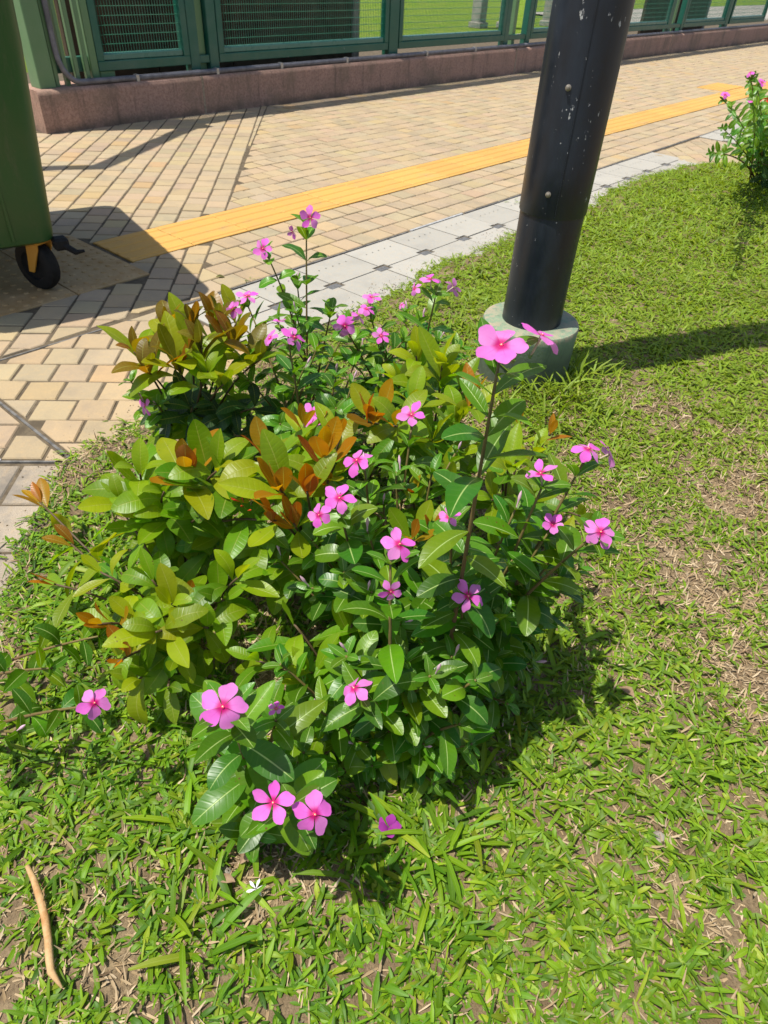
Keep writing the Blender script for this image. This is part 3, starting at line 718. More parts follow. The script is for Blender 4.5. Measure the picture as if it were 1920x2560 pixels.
def caster(x, y, rz):
    o = link('caster', None, bn); R_ = Matrix.Translation((x, y, 0)) @ Matrix.Rotation(rz, 4, 'Z'); o.matrix_local = R_
    b = B(); rr, hw = .088, .024
    prof = [(-hw, .050), (-hw, .072), (-hw * .75, .084), (-hw * .3, rr), (hw * .3, rr), (hw * .75, .084), (hw, .072), (hw, .050)]
    n = 28; vs = [(p[0], p[1] * math.cos(2 * math.pi * k / n) + .03, p[1] * math.sin(2 * math.pi * k / n) + rr) for p in prof for k in range(n)]
    fs = [(i * n + k, i * n + (k + 1) % n, (i + 1) * n + (k + 1) % n, (i + 1) * n + k) for i in range(len(prof) - 1) for k in range(n)]
    b.add(vs, fs); link('tyre', autosmooth(b.mesh('tyre', 'rubber'), 40), o)
    b = B()
    for sx in (-1, 1):
        vs = [(sx * .012 * q, r_ * math.cos(2 * math.pi * k / 20) + .03, r_ * math.sin(2 * math.pi * k / 20) + rr) for q, r_ in ((1.9, .052), (1.3, .046), (1.6, .022), (2.1, .020)) for k in range(20)]
        fs = [(i * 20 + k, i * 20 + (k + 1) % 20, (i + 1) * 20 + (k + 1) % 20, (i + 1) * 20 + k) for i in range(3) for k in range(20)] + [tuple(range(60, 80))]
        b.add(vs, fs)
    link('hub', autosmooth(b.mesh('hub', 'rubber'), 40), o)
    b = B()
    for sx in (-1, 1):
        xx = sx * .031
        pr = [(.018, .070), (.042, .070), (.030, .125), (.022, .170), (-.030, .170), (-.026, .152)]
        k = len(pr); vs = [(xx + e, y_, z_) for e in (-.0025, .0025) for y_, z_ in pr]
        b.add(vs, [tuple(range(k))[::-1], tuple(range(k, 2 * k))] + [(i, (i + 1) % k, k + (i + 1) % k, k + i) for i in range(k)])
    b.box(-.034, .034, -.035, .03, .1705, .178, .002); link('fork', b.mesh('fork', 'bracket'), o)
    b = B(); b.lathe([(.03, .1785), (.03, .19), (.012, .192), (.012, .20)], 16); link('swivel', b.mesh('swivel', 'rubber'), o)
caster(.235, -.40, .55); caster(-.20, -.40, .4); caster(.22, .36, .2); caster(-.2, .36, -.3)
b = B(); b.box(.275, .325, -.47, -.42, .15, .19, .008); b.tube([(.30, -.45, .17), (.335, -.50, .15), (.36, -.51, .155)], [.012, .01, .005], 6); link('brake_pedal', b.mesh('brake_pedal', 'rubber'), bn)

# ------------------------------------------------------------------ leaves
def leaf_mesh(name, L, Wd, prof, mat, bend, fold, twist=0., wave=0., seed=0, petiole=.06, ns=11, nc=6):
    r = random.Random(seed); v = []; uv = []; f = []
    ph = r.uniform(0, 6.3); ca = 0.; y = z = 0.; ds = L / ns
    tl = [1 - (1 - i / ns) ** 1.25 for i in range(ns + 1)]
    for i in range(ns + 1):
        t = tl[i]; ds = L * (t - tl[i - 1]) if i else 0.
        a = bend * (t - .25) if t > .1 else bend * -.15
        if i: y += ds * math.cos(a); z -= ds * math.sin(a)
        w = prof(t) * Wd / 2
        if t < petiole: w = max(w, Wd * .03)
        for j in range(nc + 1):
            s = j / nc * 2 - 1
            x = s * w; fz = abs(s) ** 1.35 * w * fold + wave * w * math.sin(t * 13 + ph + (1.5 if s > 0 else 0)) * abs(s) ** 2
            tw = twist * (t - .2)
            xx = x * math.cos(tw) - fz * math.sin(tw); zz = x * math.sin(tw) + fz * math.cos(tw)
            v.append((xx, y - zz * math.sin(-a) * .0 + .0, z + zz)); uv.append(((s + 1) / 2, t))
    for i in range(ns):
        for j in range(nc): k = i * (nc + 1) + j; f.append((k, k + 1, k + nc + 2, k + nc + 1))
    return mesh(name, v, f, mat, True, uv)
def p_vinca(t):
    return max(.03, math.sin(math.pi * min(1, t ** 1.18)) ** .58) if 0 < t < .999 else (.03 if t < .5 else .10)
def p_lance(t): return max(.02, math.sin(math.pi * t ** 1.0) ** .75) if 0 < t < 1 else .02
def p_ixora(t): return max(.02, math.sin(math.pi * min(1, t ** 1.42)) ** .66) if 0 < t < .999 else (.02 if t < .5 else .12)
def p_ixora2(t): return max(.02, math.sin(math.pi * t ** 1.22) ** .78) if 0 < t < .999 else (.02 if t < .5 else .07)
VL = [leaf_mesh('leaf', .068, .031, p_vinca, 'vinca_leaf', .5, .22, .1, .05, 1), leaf_mesh('leaf', .072, .031, p_vinca, 'vinca_leaf', .9, .12, -.2, .06, 2), leaf_mesh('leaf', .074, .027, p_lance, 'vinca_leaf', .25, .24, .2, .04, 3), leaf_mesh('leaf', .060, .032, p_vinca, 'vinca_leaf', 1.2, .12, .0, .08, 4), leaf_mesh('leaf', .076, .029, p_lance, 'vinca_leaf', .75, .25, .35, .07, 5)]
IL = [leaf_mesh('leaf', .084, .034, p_ixora, 'ixora_leaf', .5, .20, .1, .05, 11), leaf_mesh('leaf', .090, .033, p_ixora2, 'ixora_leaf', .9, .16, -.25, .07, 12), leaf_mesh('leaf', .080, .036, p_ixora, 'ixora_leaf', 1.3, .12, .15, .09, 13), leaf_mesh('leaf', .094, .032, p_ixora2, 'ixora_leaf', .3, .28, .2, .05, 14), leaf_mesh('leaf', .078, .032, p_ixora, 'ixora_leaf', -.25, .22, -.1, .06, 15), leaf_mesh('leaf', .086, .035, p_ixora, 'ixora_leaf', 1.7, .10, .3, .08, 16)]
def frame(pos, d, up, s=1., roll=0.):
    d = Vector(d).normalized(); up = Vector(up); x = d.cross(up)
    if x.length < 1e-4: x = d.orthogonal()
    x.normalize(); z = x.cross(d)
    m = Matrix(((x.x, d.x, z.x, pos[0]), (x.y, d.y, z.y, pos[1]), (x.z, d.z, z.z, pos[2]), (0, 0, 0, 1)))
    return m @ Matrix.Rotation(roll, 4, 'Y') @ Matrix.Diagonal((s, s, s, 1))
CAMP = Vector((0, 0, CAMZ))
def put_leaf(plant, me, pos, d, up, s, col, roll=0.):
    o = bpy.data.objects.new('leaf', me); COL.objects.link(o); o.parent = plant
    o.matrix_local = Matrix.Translation(-plant.location) @ frame(pos, d, up, s, roll); o.color = (*col, 1.)
    return o
VCOL = [(.062, .185, .006), (.078, .215, .006), (.040, .140, .009), (.095, .235, .006), (.13, .25, .007)]
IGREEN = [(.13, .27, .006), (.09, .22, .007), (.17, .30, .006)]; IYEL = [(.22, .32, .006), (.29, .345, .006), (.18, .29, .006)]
IOLIVE = [(.17, .135, .006), (.22, .155, .006), (.145, .155, .008), (.26, .14, .006)]; IBRZ = [(.40, .155, .004), (.43, .19, .004), (.31, .11, .005), (.40, .22, .005), (.32, .19, .006)]; IDARK = [(.030, .085, .020), (.026, .070, .018)]

# flower pieces
def petal_mesh(seed, L=.0228, Wd=.0136, droop=.35):
    r = random.Random(seed); ns, nc = 7, 6; v = []; uv = []; f = []; y = .0016; z = 0.; ds = L / ns
    for i in range(ns + 1):
        t = i / ns; a = droop * (t - .15)
        if i: y += ds * math.cos(a); z -= ds * math.sin(a)
        w = Wd / 2 * (.12 + .88 * (math.sin(math.pi * min(1, (t * .93 + .02) ** 1.55)) ** .8 if t > 0 else 0))
        if i == ns: w = Wd * .16
        for j in range(nc + 1):
            s = j / nc * 2 - 1
            yy = y + (L * .05 * (1 - s * s) if i == ns else 0) + s * t * L * .06
            v.append((s * w + t * t * L * .04, yy, z + .10 * w * s + .12 * w * s * s * t)); uv.append(((s + 1) / 2, t))
    for i in range(ns):
        for j in range(nc): k = i * (nc + 1) + j; f.append((k, k + 1, k + nc + 2, k + nc + 1))
    return mesh('petal', v, f, 'petal', True, uv)
PET = [petal_mesh(i, .0215 * k, .0185 * w, d) for i, (k, w, d) in enumerate(((1, 1, .25), (1.03, .95, .55), (.97, 1.04, -.1), (1, 1, .95), (1.02, .92, -.5), (.94, 1.08, .7)))]
def flower_mesh():
    b = B(); b.lathe([(.0008, -.022), (.0012, -.018), (.0011, -.008), (.0016, -.003), (.0019, -.0002)], 10, 0)
    b.lathe([(.0019, .0000), (.0016, .0007), (.0009, .0003)], 12, 1); b.lathe([(.0008, .0006), (.0005, .0011), (.0002, .0012)], 8, 2)
    return autosmooth(b.mesh('flower', ['tube', 'eye', 'eye_dot']))
FLM = flower_mesh()
def bud_mesh():
    b = B(); b.lathe([(.0010, 0), (.0013, .010), (.0022, .014), (.0030, .019), (.0022, .025), (.0006, .030)], 8); return autosmooth(b.mesh('bud', 'bud'), 60)
BUD = bud_mesh()
def sepals_mesh():
    b = B()
    for k in range(5):
        a = 2 * math.pi * k / 5; c, s = math.cos(a), math.sin(a)
        b.add([(c * .0012 - s * .0008, s * .0012 + c * .0008, 0), (c * .0012 + s * .0008, s * .0012 - c * .0008, 0), (c * .0035, s * .0035, .006)], [(0, 1, 2)])
    return b.mesh('sepals', 'sepal')
SEP = sepals_mesh()
def put_flower(plant, pos, nrm, s=1., spin=None, droop=None, missing=()):
    """salver-shaped flower, face towards nrm"""
    s *= rnd.uniform(.86, .98); curl = rnd.uniform(-.28, .2); wid = rnd.uniform(.76, .98)
    nrm = Vector(nrm).normalized(); x = nrm.orthogonal().normalized(); y = nrm.cross(x)
    m = Matrix(((x.x, y.x, nrm.x, pos[0]), (x.y, y.y, nrm.y, pos[1]), (x.z, y.z, nrm.z, pos[2]), (0, 0, 0, 1)))
    o = bpy.data.objects.new('flower', FLM); COL.objects.link(o); o.parent = plant
    o.matrix_local = Matrix.Translation(-plant.location) @ m @ Matrix.Diagonal((s, s, s, 1))
    a0 = rnd.uniform(0, 6.28) if spin is None else spin
    for k in range(5):
        if k in missing: continue
        p = bpy.data.objects.new('petal', PET[rnd.choice((0, 0, 1, 1, 2, 4, 5, 3)) if droop is None else droop]); COL.objects.link(p); p.parent = o
        p.matrix_local = Matrix.Translation((0, 0, -.0002 * k)) @ Matrix.Rotation(a0 + k * 2 * math.pi / 5 + rnd.uniform(-.08, .08), 4, 'Z') @ Matrix.Rotation(curl + rnd.uniform(-.2, .2), 4, 'X') @ Matrix.Rotation(rnd.uniform(-.22, .22), 4, 'Y') @ Matrix.Diagonal((wid * rnd.uniform(.9, 1.08), rnd.uniform(.92, 1.06), 1, 1))
    return o
def put_part(plant, name, me, pos, d, s=1.):
    q = Vector((0, 0, 1)).rotation_difference(Vector(d).normalized()); o = bpy.data.objects.new(name, me); COL.objects.link(o); o.parent = plant
    o.matrix_local = Matrix.Translation(Vector(pos) - plant.location) @ q.to_matrix().to_4x4() @ Matrix.Diagonal((s, s, s, 1)); return o
def bez(p0, p1, p2, n=10):
    return [p0 * (1 - t) ** 2 + p1 * 2 * t * (1 - t) + p2 * t * t for t in [i / n for i in range(n + 1)]]
def add_stem(plant, pts, r0, r1, mat):
    b = B(); n = len(pts); b.tube([p - plant.location for p in pts], [r0 + (r1 - r0) * i / (n - 1) for i in range(n)], 7)
    me = b.mesh('stem', mat, True); return link('stem', me, plant)
def along(pts, s):
    acc = 0.
    for i in range(len(pts) - 1):
        d = (pts[i + 1] - pts[i]).length
        if acc + d >= s: return pts[i].lerp(pts[i + 1], (s - acc) / d), (pts[i + 1] - pts[i]).normalized()
        acc += d
    return pts[-1].copy(), (pts[-1] - pts[-2]).normalized()
def length(pts): return sum((pts[i + 1] - pts[i]).length for i in range(len(pts) - 1))
def tocam(p): return (CAMP - Vector(p)).normalized()

def vinca_shoot(plant, base, tip, flowers=((1.0, None),), size=1., first=.3, step=.028, bow=.35, r0=.0036, lush=1., col=None, fl_dir=None, dense=False):
    base = Vector(base); tip = Vector(tip)
    mid = base.lerp(tip, .5) + Vector((0, 0, (tip - base).length * bow * .35)) + Vector((rnd.uniform(-1, 1), rnd.uniform(-1, 1), 0)) * .015
    mid = Vector((base.x * .62 + tip.x * .38, base.y * .62 + tip.y * .38, base.z * .45 + tip.z * .55)).lerp(mid, .35)
    pts = bez(base, mid, tip, 12); add_stem(plant, pts, r0, .0016, 'vinca_stem'); Lt = length(pts)
    s = Lt * first; ph = rnd.uniform(0, 3.14); k = 0
    while s < Lt - .004:
        p, T = along(pts, s); fr = s / Lt
        X = T.orthogonal().normalized(); Y = T.cross(X)
        for sgn in (1, -1):
            if rnd.random() > .95: continue
            h = (X * math.cos(ph) + Y * math.sin(ph)) * sgn
            el = math.radians(rnd.uniform(-2, 22) + 32 * max(0, fr - .70) / .30)
            d = h * math.cos(el) + T * math.sin(el); d = (d + Vector((0, 0, .12))).normalized()
            sz = size * rnd.uniform(.72, 1.06) * (1 if fr < .82 else 1 - .42 * (fr - .82) / .18) * (.72 + .28 * min(1, fr / .45))
            put_leaf(plant, rnd.choice(VL), p + h * .002, d, T + Vector((0, 0, .7)), sz, rnd.choice(VCOL) if col is None else col, rnd.uniform(-.3, .3))
        ph += math.pi / 2 + rnd.uniform(-.25, .25); s += step * 1.2 * rnd.uniform(.85, 1.2) * (1 if fr < .75 else .72); k += 1
    p, T = along(pts, Lt)
    for q in range(4):                           # young tip leaves
        a = ph + q * math.pi / 2; X = T.orthogonal().normalized(); Y = T.cross(X); h = X * math.cos(a) + Y * math.sin(a)
        put_leaf(plant, rnd.choice(VL), p - T * .004, h * .75 + T * .65, T, size * rnd.uniform(.34, .52), (.085, .22, .012), 0)
    for (s_, nd, *rest) in flowers:
        off = Vector(rest[0]) if rest else Vector((0, 0, 0))
        nrm = Vector(nd) if nd is not None else (tocam(p) * .5 + Vector((0, 0, .8)) + sun_dir * .2 + Vector((rnd.uniform(-.65, .65), rnd.uniform(-.65, .65), 0)))
        nrm.normalize()
        fp = p + off + nrm * .024
        put_flower(plant, fp, nrm, s_, *(rest[1:] if len(rest) > 1 else ()))
        put_part(plant, 'sepals', SEP, fp - nrm * .023 * s_, nrm, s_)
    if rnd.random() < .45: put_part(plant, 'bud', BUD, p + Vector((rnd.uniform(-.006, .006), rnd.uniform(-.006, .006), .004)), T + Vector((rnd.uniform(-.5, .5), rnd.uniform(-.5, .5), .3)), rnd.uniform(.6, .9))
    return pts

VG = 'pink flowering periwinkles in the lawn bed'; IG = 'ixora shrubs in the lawn bed'
def vinca(label, base): return thing('periwinkle', label, 'flowering plant', Vector((base[0], base[1], .0)), VG)
def ixora(label, base): return thing('ixora_shrub', label, 'shrub', Vector((base[0], base[1], .0)), IG)
def cluster(plant, base, tip, kind, size=1., npair=3, spread=1., lean=None, bow=.4, whorls=1, r0=.0034):
    """woody shoot ending in a rosette; kind: new / gold / green / olive / mix"""
    base = Vector(base); tip = Vector(tip)
    mid = Vector((base.x * .55 + tip.x * .45, base.y * .55 + tip.y * .45, base.z * .3 + tip.z * .7)) + Vector((rnd.uniform(-1, 1), rnd.uniform(-1, 1), 0)) * .012
    pts = bez(base, mid, tip, 9); add_stem(plant, pts, r0, .0018, 'ixora_stem'); Lt = length(pts); ph = rnd.uniform(0, 3.14)
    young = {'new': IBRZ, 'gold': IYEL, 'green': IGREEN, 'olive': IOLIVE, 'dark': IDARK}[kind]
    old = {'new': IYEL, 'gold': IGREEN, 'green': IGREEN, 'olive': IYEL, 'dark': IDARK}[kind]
    lv = npair + 2
    for k in range(lv):
        fr = k / max(1, lv - 1)                    # 0 = tip
        p, T = along(pts, Lt - .004 - .017 * k); T = (T + Vector((0, 0, .5))).normalized()
        if lean is not None: T = (T + Vector(lean)).normalized()
        X = T.orthogonal().normalized(); Y = T.cross(X)
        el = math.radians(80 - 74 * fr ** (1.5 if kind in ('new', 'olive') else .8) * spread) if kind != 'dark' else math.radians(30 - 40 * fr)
        for sgn in (1, -1):
            if rnd.random() > .93: continue
            h = (X * math.cos(ph) + Y * math.sin(ph)) * sgn
            e_ = el + rnd.uniform(-.32, .25); d = h * math.cos(e_) + T * math.sin(e_) + Vector((rnd.uniform(-.2, .2), rnd.uniform(-.2, .2), 0))
            sz = size * (.62 + .38 * min(1, fr * 1.7)) * rnd.uniform(.85, 1.12)
            pool = young if fr < .45 or (fr < .7 and rnd.random() < .5) else old
            if kind == 'new' and pool is young: sz *= .92
            put_leaf(plant, rnd.choice(IL[3:5] if kind == 'new' and pool is young else IL), p + h * .003, d, T * .9 + Vector((0, 0, .4)), sz, rnd.choice(pool), rnd.uniform(-.35, .35))
        ph += math.pi / 2 + rnd.uniform(-.3, .3)
    s = Lt - .09 - .02 * lv
    while s > Lt * .30:
        p, T = along(pts, s); X = T.orthogonal().normalized(); Y = T.cross(X)
        for sgn in (1, -1):
            if rnd.random() > .78: continue
            h = (X * math.cos(ph) + Y * math.sin(ph)) * sgn
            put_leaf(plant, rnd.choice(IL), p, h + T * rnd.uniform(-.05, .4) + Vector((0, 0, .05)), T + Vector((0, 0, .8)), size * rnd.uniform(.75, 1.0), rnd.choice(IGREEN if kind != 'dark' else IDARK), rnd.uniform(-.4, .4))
        ph += math.pi / 2; s -= rnd.uniform(.035, .05)

# ------------------------------------------------------------------ the flower bed
def P(px, py, z): return at(px, py, z)
def jit(b, r=.018): return Vector((b[0] + rnd.uniform(-r, r), b[1] + rnd.uniform(-r, r), b[2]))
# periwinkles
b0 = P(978, 1962, 0); V = vinca('tall red stemmed periwinkle mid bed, its largest bloom against the lamp post base', b0)
vinca_shoot(V, P(1085, 1850, 0), P(1250, 890, .70), [(1.15, (tocam((.47, .27, .7)) * .65 + Vector((-.15, -.05, .6)))), (1.1, (.35, -.15, .9), (.024, -.020, -.002))], 1.2, .30, .030, .25, .0042)
vinca_shoot(V, b0, P(976, 1405, .42), [(1.2, None, (.008, .004, .004)), (.75, (-.5, -.6, .2), (-.018, -.012, -.012), 3)], 1.15, .30, .034, .25, .0042)
vinca_shoot(V, P(982, 1820, .12), P(900, 1740, .28), [(1.08, None)], .95, .2, .026, .5)
vinca_shoot(V, P(1000, 1850, .09), P(1190, 1700, .27), [], 1.1, .25, .028, .5)
vinca_shoot(V, P(990, 1800, .10), P(1075, 1690, .29), [], 1.05, .25, .028, .5)
vinca_shoot(V, P(1010, 1880, .05), P(1150, 1810, .20), [], 1.0, .2, .028, .5)
vinca_shoot(V, P(1000, 1900, .03), P(1085, 1960, .07), [], .75, .3, .024, .5, .0022)
for px, py, z, s in ((880, 1860, .13, .8), (785, 1770, .2, .85), (1060, 1860, .14, .85), (930, 1915, .08, .7), (1130, 1640, .26, .95), (1035, 1770, .22, .9), (865, 1640, .26, .95), (700, 1660, .22, .9), (1100, 1920, .10, .75), (1180, 1860, .13, .8), (1010, 1650, .28, .95), (840, 1930, .09, .7)):
    vinca_shoot(V, jit(P(985, 1900, 0), .03), P(px, py, z), [], s, .2, .021, .4, .0028)
b1 = P(655, 2060, 0); V = vinca('low periwinkle at the front of the bed, its paired blooms nearest the camera', b1)
vinca_shoot(V, b1, P(572, 1775, .40), [(1.14, (tocam(P(560, 1750, .41)) + Vector((-.1, 0, .35))), (-.002, .004, 0))], 1.12, .36, .034, .2, .0040)
vinca_shoot(V, b1, P(735, 2010, .30), [(1.04, (tocam(P(720, 1990, .3)) + Vector((-.2, .1, .2))), (-.012, .012, .004)), (1.10, (tocam(P(750, 2040, .3)) + Vector((.1, -.3, .0))), (.006, -.016, -.004))], 1.12, .30, .030, .3, .0036)
vinca_shoot(V, P(660, 1980, .06), P(690, 1800, .30), [(.45, None)], 1.1, .25, .032, .3)
vinca_shoot(V, b1, P(560, 1965, .12), [], .9, .3, .026, .4)
for px, py, z, s in ((610, 1880, .2, .95), (690, 1900, .2, .9), (800, 1960, .14, .8), (640, 2090, .12, .8), (520, 1850, .16, .85), (760, 1880, .16, .85)):
    vinca_shoot(V, jit(b1, .02), P(px, py, z), [], s, .3, .024, .4, .0028)
b2 = P(1130, 1730, 0); V = vinca('periwinkle spreading over the lawn on the sunny right side of the bed', b2)
vinca_shoot(V, jit(b2), P(1355, 1218, .45), [(1.12, None)], 1.12, .32, .036, .2, .0042)
vinca_shoot(V, jit(b2), P(1462, 1150, .46), [(1.08, None, (-.010, .002, .002)), (1.0, (.55, -.5, .45), (.016, -.008, -.006))], 1.1, .30, .034, .25, .0042)
vinca_shoot(V, jit(b2), P(1490, 1335, .43), [(1.12, None)], 1.1, .28, .034, .25, .0042)
vinca_shoot(V, jit(b2), P(1375, 1325, .38), [(.85, (tocam(P(1375, 1325, .38)) + Vector((.4, .1, 0))))], 1.0, .3, .032, .3)
vinca_shoot(V, jit(b2), P(1158, 1490, .36), [(.98, (tocam(P(1158, 1490, .36)) + Vector((.2, -.2, 0))))], 1.05, .3, .032, .3)
vinca_shoot(V, jit(b2), P(1130, 1305, .42), [(.72, None)], 1.0, .3, .034, .2)
vinca_shoot(V, jit(b2), P(1400, 1440, .27), [], 1.15, .25, .03, .4)
vinca_shoot(V, jit(b2), P(1260, 1540, .27), [], 1.1, .25, .03, .4)
vinca_shoot(V, jit(b2), P(1330, 1660, .12), [], .95, .3, .028, .5)
for px, py, z, s in ((1240, 1640, .2, .9), (1300, 1540, .24, .95), (1210, 1420, .32, .95), (1280, 1400, .33, .95), (1400, 1370, .34, .95), (1290, 1270, .40, .95), (1190, 1560, .28, .95), (1390, 1540, .16, .85), (1270, 1760, .1, .8), (1450, 1420, .28, .9)):
    vinca_shoot(V, jit(b2, .03), P(px, py, z), [], s, .3, .025, .3, .0028)
b3 = P(-130, 1840, 0); V = vinca('periwinkle sprawling in from the left edge with red stems and one lilac pink bloom', b3)
vinca_shoot(V, P(-90, 1850, .02), P(225, 1765, .22), [(1.05, (tocam(P(220, 1750, .24)) + Vector((.25, .1, -.1))))], .85, .45, .046, .3, .0034)
vinca_shoot(V, P(-120, 1720, .03), P(130, 1670, .17), [], .85, .45, .042, .3, .0034)
vinca_shoot(V, P(-90, 1850, .02), P(50, 1830, .15), [], .9, .4, .050, .3, .0034)
vinca_shoot(V, P(-60, 1690, .04), P(250, 1590, .15), [], .9, .55, .034, .2, .0030)
b4 = P(940, 1640, 0); V = vinca('periwinkle with three open blooms at the heart of the bed among orange leaves', b4)
vinca_shoot(V, jit(b4), P(912, 1170, .42), [(1.10, None)], 1.1, .35, .036, .2, .0036)
vinca_shoot(V, jit(b4), P(848, 1270, .42), [(1.10, (tocam(P(845, 1260, .42)) * .5 + Vector((0, 0, 1)))), (.8, (-.6, -.2, .5), (-.02, .006, -.004), 3)], 1.1, .33, .034, .2, .0036)
vinca_shoot(V, jit(b4), P(1030, 1058, .43), [(1.05, (tocam(P(1030, 1050, .42)) * .5 + Vector((-.2, 0, 1))))], 1.0, .38, .036, .15, .0034)
vinca_shoot(V, jit(b4), P(960, 1260, .33), [], 1.05, .35, .034, .3)
vinca_shoot(V, jit(b4), P(780, 1350, .30), [], 1.1, .35, .034, .3)
vinca_shoot(V, jit(b4), P(1000, 1560, .26), [], 1.15, .25, .034, .3)
b5 = P(770, 1070, 0); V = vinca('slender periwinkle at the back of the bed rising highest against the paving', b5)
vinca_shoot(V, b5, P(766, 560, .515), [(1.12, (tocam(P(770, 530, .5)) + Vector((.2, 0, .1))), (-.004, -.012, .014)), (.8, (-.8, -.1, -.3), (-.020, .004, .0), 3)], 1.25, .30, .048, .1, .0034)
vinca_shoot(V, P(762, 900, .12), P(662, 625, .45), [(1.15, (tocam(P(655, 610, .46)) + Vector((-.2, .1, .2))))], 1.1, .30, .042, .2, .0028)
vinca_shoot(V, b5, P(742, 700, .36), [], 1.1, .35, .04, .2)
vinca_shoot(V, b5, P(830, 770, .33), [], 1.2, .35, .04, .3)
b6 = P(790, 1300, 0); V = vinca('periwinkle in front of the slender one, blooms half hidden among dark leaves', b6)
vinca_shoot(V, jit(b6), P(722, 860, .42), [(1.2, None), (.9, (-.5, .2, .6), (-.02, .006, .002), 3), (.7, (.1, .3, .8), (.0, .02, .014), 3)], 1.05, .35, .04, .15, .0032)
vinca_shoot(V, jit(b6), P(795, 1048, .34), [(1.05, None), (.85, (-.5, -.2, .5), (-.016, -.008, -.008))], 1.0, .35, .034, .2, .0032)
vinca_shoot(V, jit(b6), P(620, 765, .40), [(1.1, (-.1, -.1, 1)), (.9, (-.6, -.2, .3), (-.022, .004, -.004), 3)], 1.05, .4, .044, .2, .0032)
vinca_shoot(V, jit(b6), P(840, 940, .33), [], 1.05, .35, .034, .2)
vinca_shoot(V, jit(b6), P(700, 985, .30), [], 1.1, .35, .034, .2)
vinca_shoot(V, jit(b6), P(880, 960, .33), [], 1.0, .35, .034, .2)
b7 = P(1010, 1130, 0); V = vinca('periwinkle with clustered small blooms at the back right of the bed by the lawn', b7)
vinca_shoot(V, jit(b7), P(858, 812, .40), [(1.25, (tocam(P(858, 800, .4)) + Vector((.1, -.1, -.1)))), (1.0, (.5, -.2, .4), (.018, -.004, .0), 3)], 1.0, .35, .036, .2)
vinca_shoot(V, jit(b7), P(925, 785, .37), [(.95, (-.1, -.1, 1), (-.012, .0, -.006)), (1.0, (0, -.2, 1), (.010, .010, .012))], 1.0, .4, .036, .2)
vinca_shoot(V, jit(b7), P(952, 855, .35), [(.95, (tocam(P(950, 845, .36)) * .6 + Vector((0, 0, .6))))], 1.0, .4, .036, .2)
vinca_shoot(V, jit(b7), P(1090, 735, .48), [(1.1, (-.1, .1, 1), (-.004, .01, .006)), (1.05, (.7, -.3, .4), (.012, -.010, .0)), (.7, (-.7, .2, .5), (-.03, .012, .006), 3)], 1.05, .4, .040, .15)
vinca_shoot(V, jit(b7), P(1015, 780, .36), [(.5, None), (.45, (.3, -.6, .3), (.01, -.02, -.018))], 1.0, .4, .036, .2)
vinca_shoot(V, jit(b7), P(1100, 850, .33), [], 1.05, .35, .036, .2)
b8 = P(480, 1170, 0); V = vinca('small periwinkle under the broad leaves at the left back with one edge-on bloom', b8)
vinca_shoot(V, jit(b8), P(392, 1010, .25), [(1.1, (-.92, .30, .12))], .9, .35, .034, .3)
vinca_shoot(V, jit(b8), P(325, 950, .24), [], .8, .55, .030, .2)

# ixora
def fill(plant, base, spots, kind, sz=.95):
    for (px, py, z) in spots: cluster(plant, jit(base), P(px, py, z), kind, sz, rnd.choice((1, 2)), 1.15)
for px, py, z, s in ((920, 1330, .36, .95), (1080, 1180, .38, .95), (990, 1180, .38, .95), (860, 1430, .30, .95), (930, 1480, .30, .95), (780, 1470, .24, .9), (1090, 1480, .3, .95), (1060, 1330, .36, .9), (1140, 1130, .36, .9), (700, 1400, .22, .9)):
    vinca_shoot(V, jit(b4, .04), P(px, py, z), [], s, .3, .026, .25, .0028)
V = thing('periwinkle', 'leafy bloomless periwinkle filling the back of the bed between the olive leaves and the pole', 'flowering plant', P(820, 1200, 0), VG)
for px, py, z, s in ((740, 780, .37, 1.0), (690, 800, .36, 1.0), (800, 850, .36, 1.0), (900, 870, .34, 1.0), (1010, 850, .36, 1.0), (660, 860, .33, 1.0), (760, 920, .33, 1.0), (950, 930, .33, 1.0), (840, 1020, .33, 1.0), (700, 1060, .3, 1.0), (880, 800, .36, .9), (1150, 870, .34, 1.0), (560, 780, .34, .9), (1050, 800, .38, .9), (620, 950, .3, 1.0)):
    vinca_shoot(V, jit(P(820, 1200, 0), .12), P(px, py, z), [], s, .35, .03, .2, .0028)
c0 = P(490, 1150, 0); X = ixora('ixora with upright olive and bronze leaves at the back left, beside the paving', c0)
for px, py, z, k, n, s in ((365, 925, .33, 'olive', 2, 1.15), (440, 905, .35, 'olive', 3, 1.25), (505, 870, .37, 'olive', 3, 1.2), (590, 850, .36, 'olive', 3, 1.15), (560, 960, .32, 'gold', 2, 1.1), (650, 900, .35, 'olive', 2, 1.0), (480, 810, .38, 'olive', 2, 1.0), (335, 880, .33, 'olive', 1, 1.0), (545, 800, .38, 'olive', 2, 1.0), (600, 790, .37, 'olive', 1, .95), (420, 820, .36, 'olive', 2, 1.05), (520, 930, .34, 'gold', 3, 1.0)):
    cluster(X, jit(c0), P(px, py, z), k, s * 1.1, n, .42, (0, 0, 1.3))
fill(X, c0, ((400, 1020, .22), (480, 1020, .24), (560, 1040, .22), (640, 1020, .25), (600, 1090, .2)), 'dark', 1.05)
c1 = P(440, 1400, 0); X = ixora('ixora with bright green and copper rosettes halfway along the left side of the bed', c1)
for px, py, z, k, n, s in ((350, 1185, .29, 'gold', 3, 1.15), (470, 1185, .33, 'new', 2, 1.15), (545, 1175, .33, 'gold', 3, 1.25), (610, 1210, .30, 'green', 3, 1.2), (420, 1290, .22, 'green', 2, 1.1), (520, 1290, .24, 'green', 3, 1.1), (355, 1300, .2, 'gold', 1, .9)):
    cluster(X, jit(c1), P(px, py, z), k, s * 1.1, n, .66, (0, 0, .6))
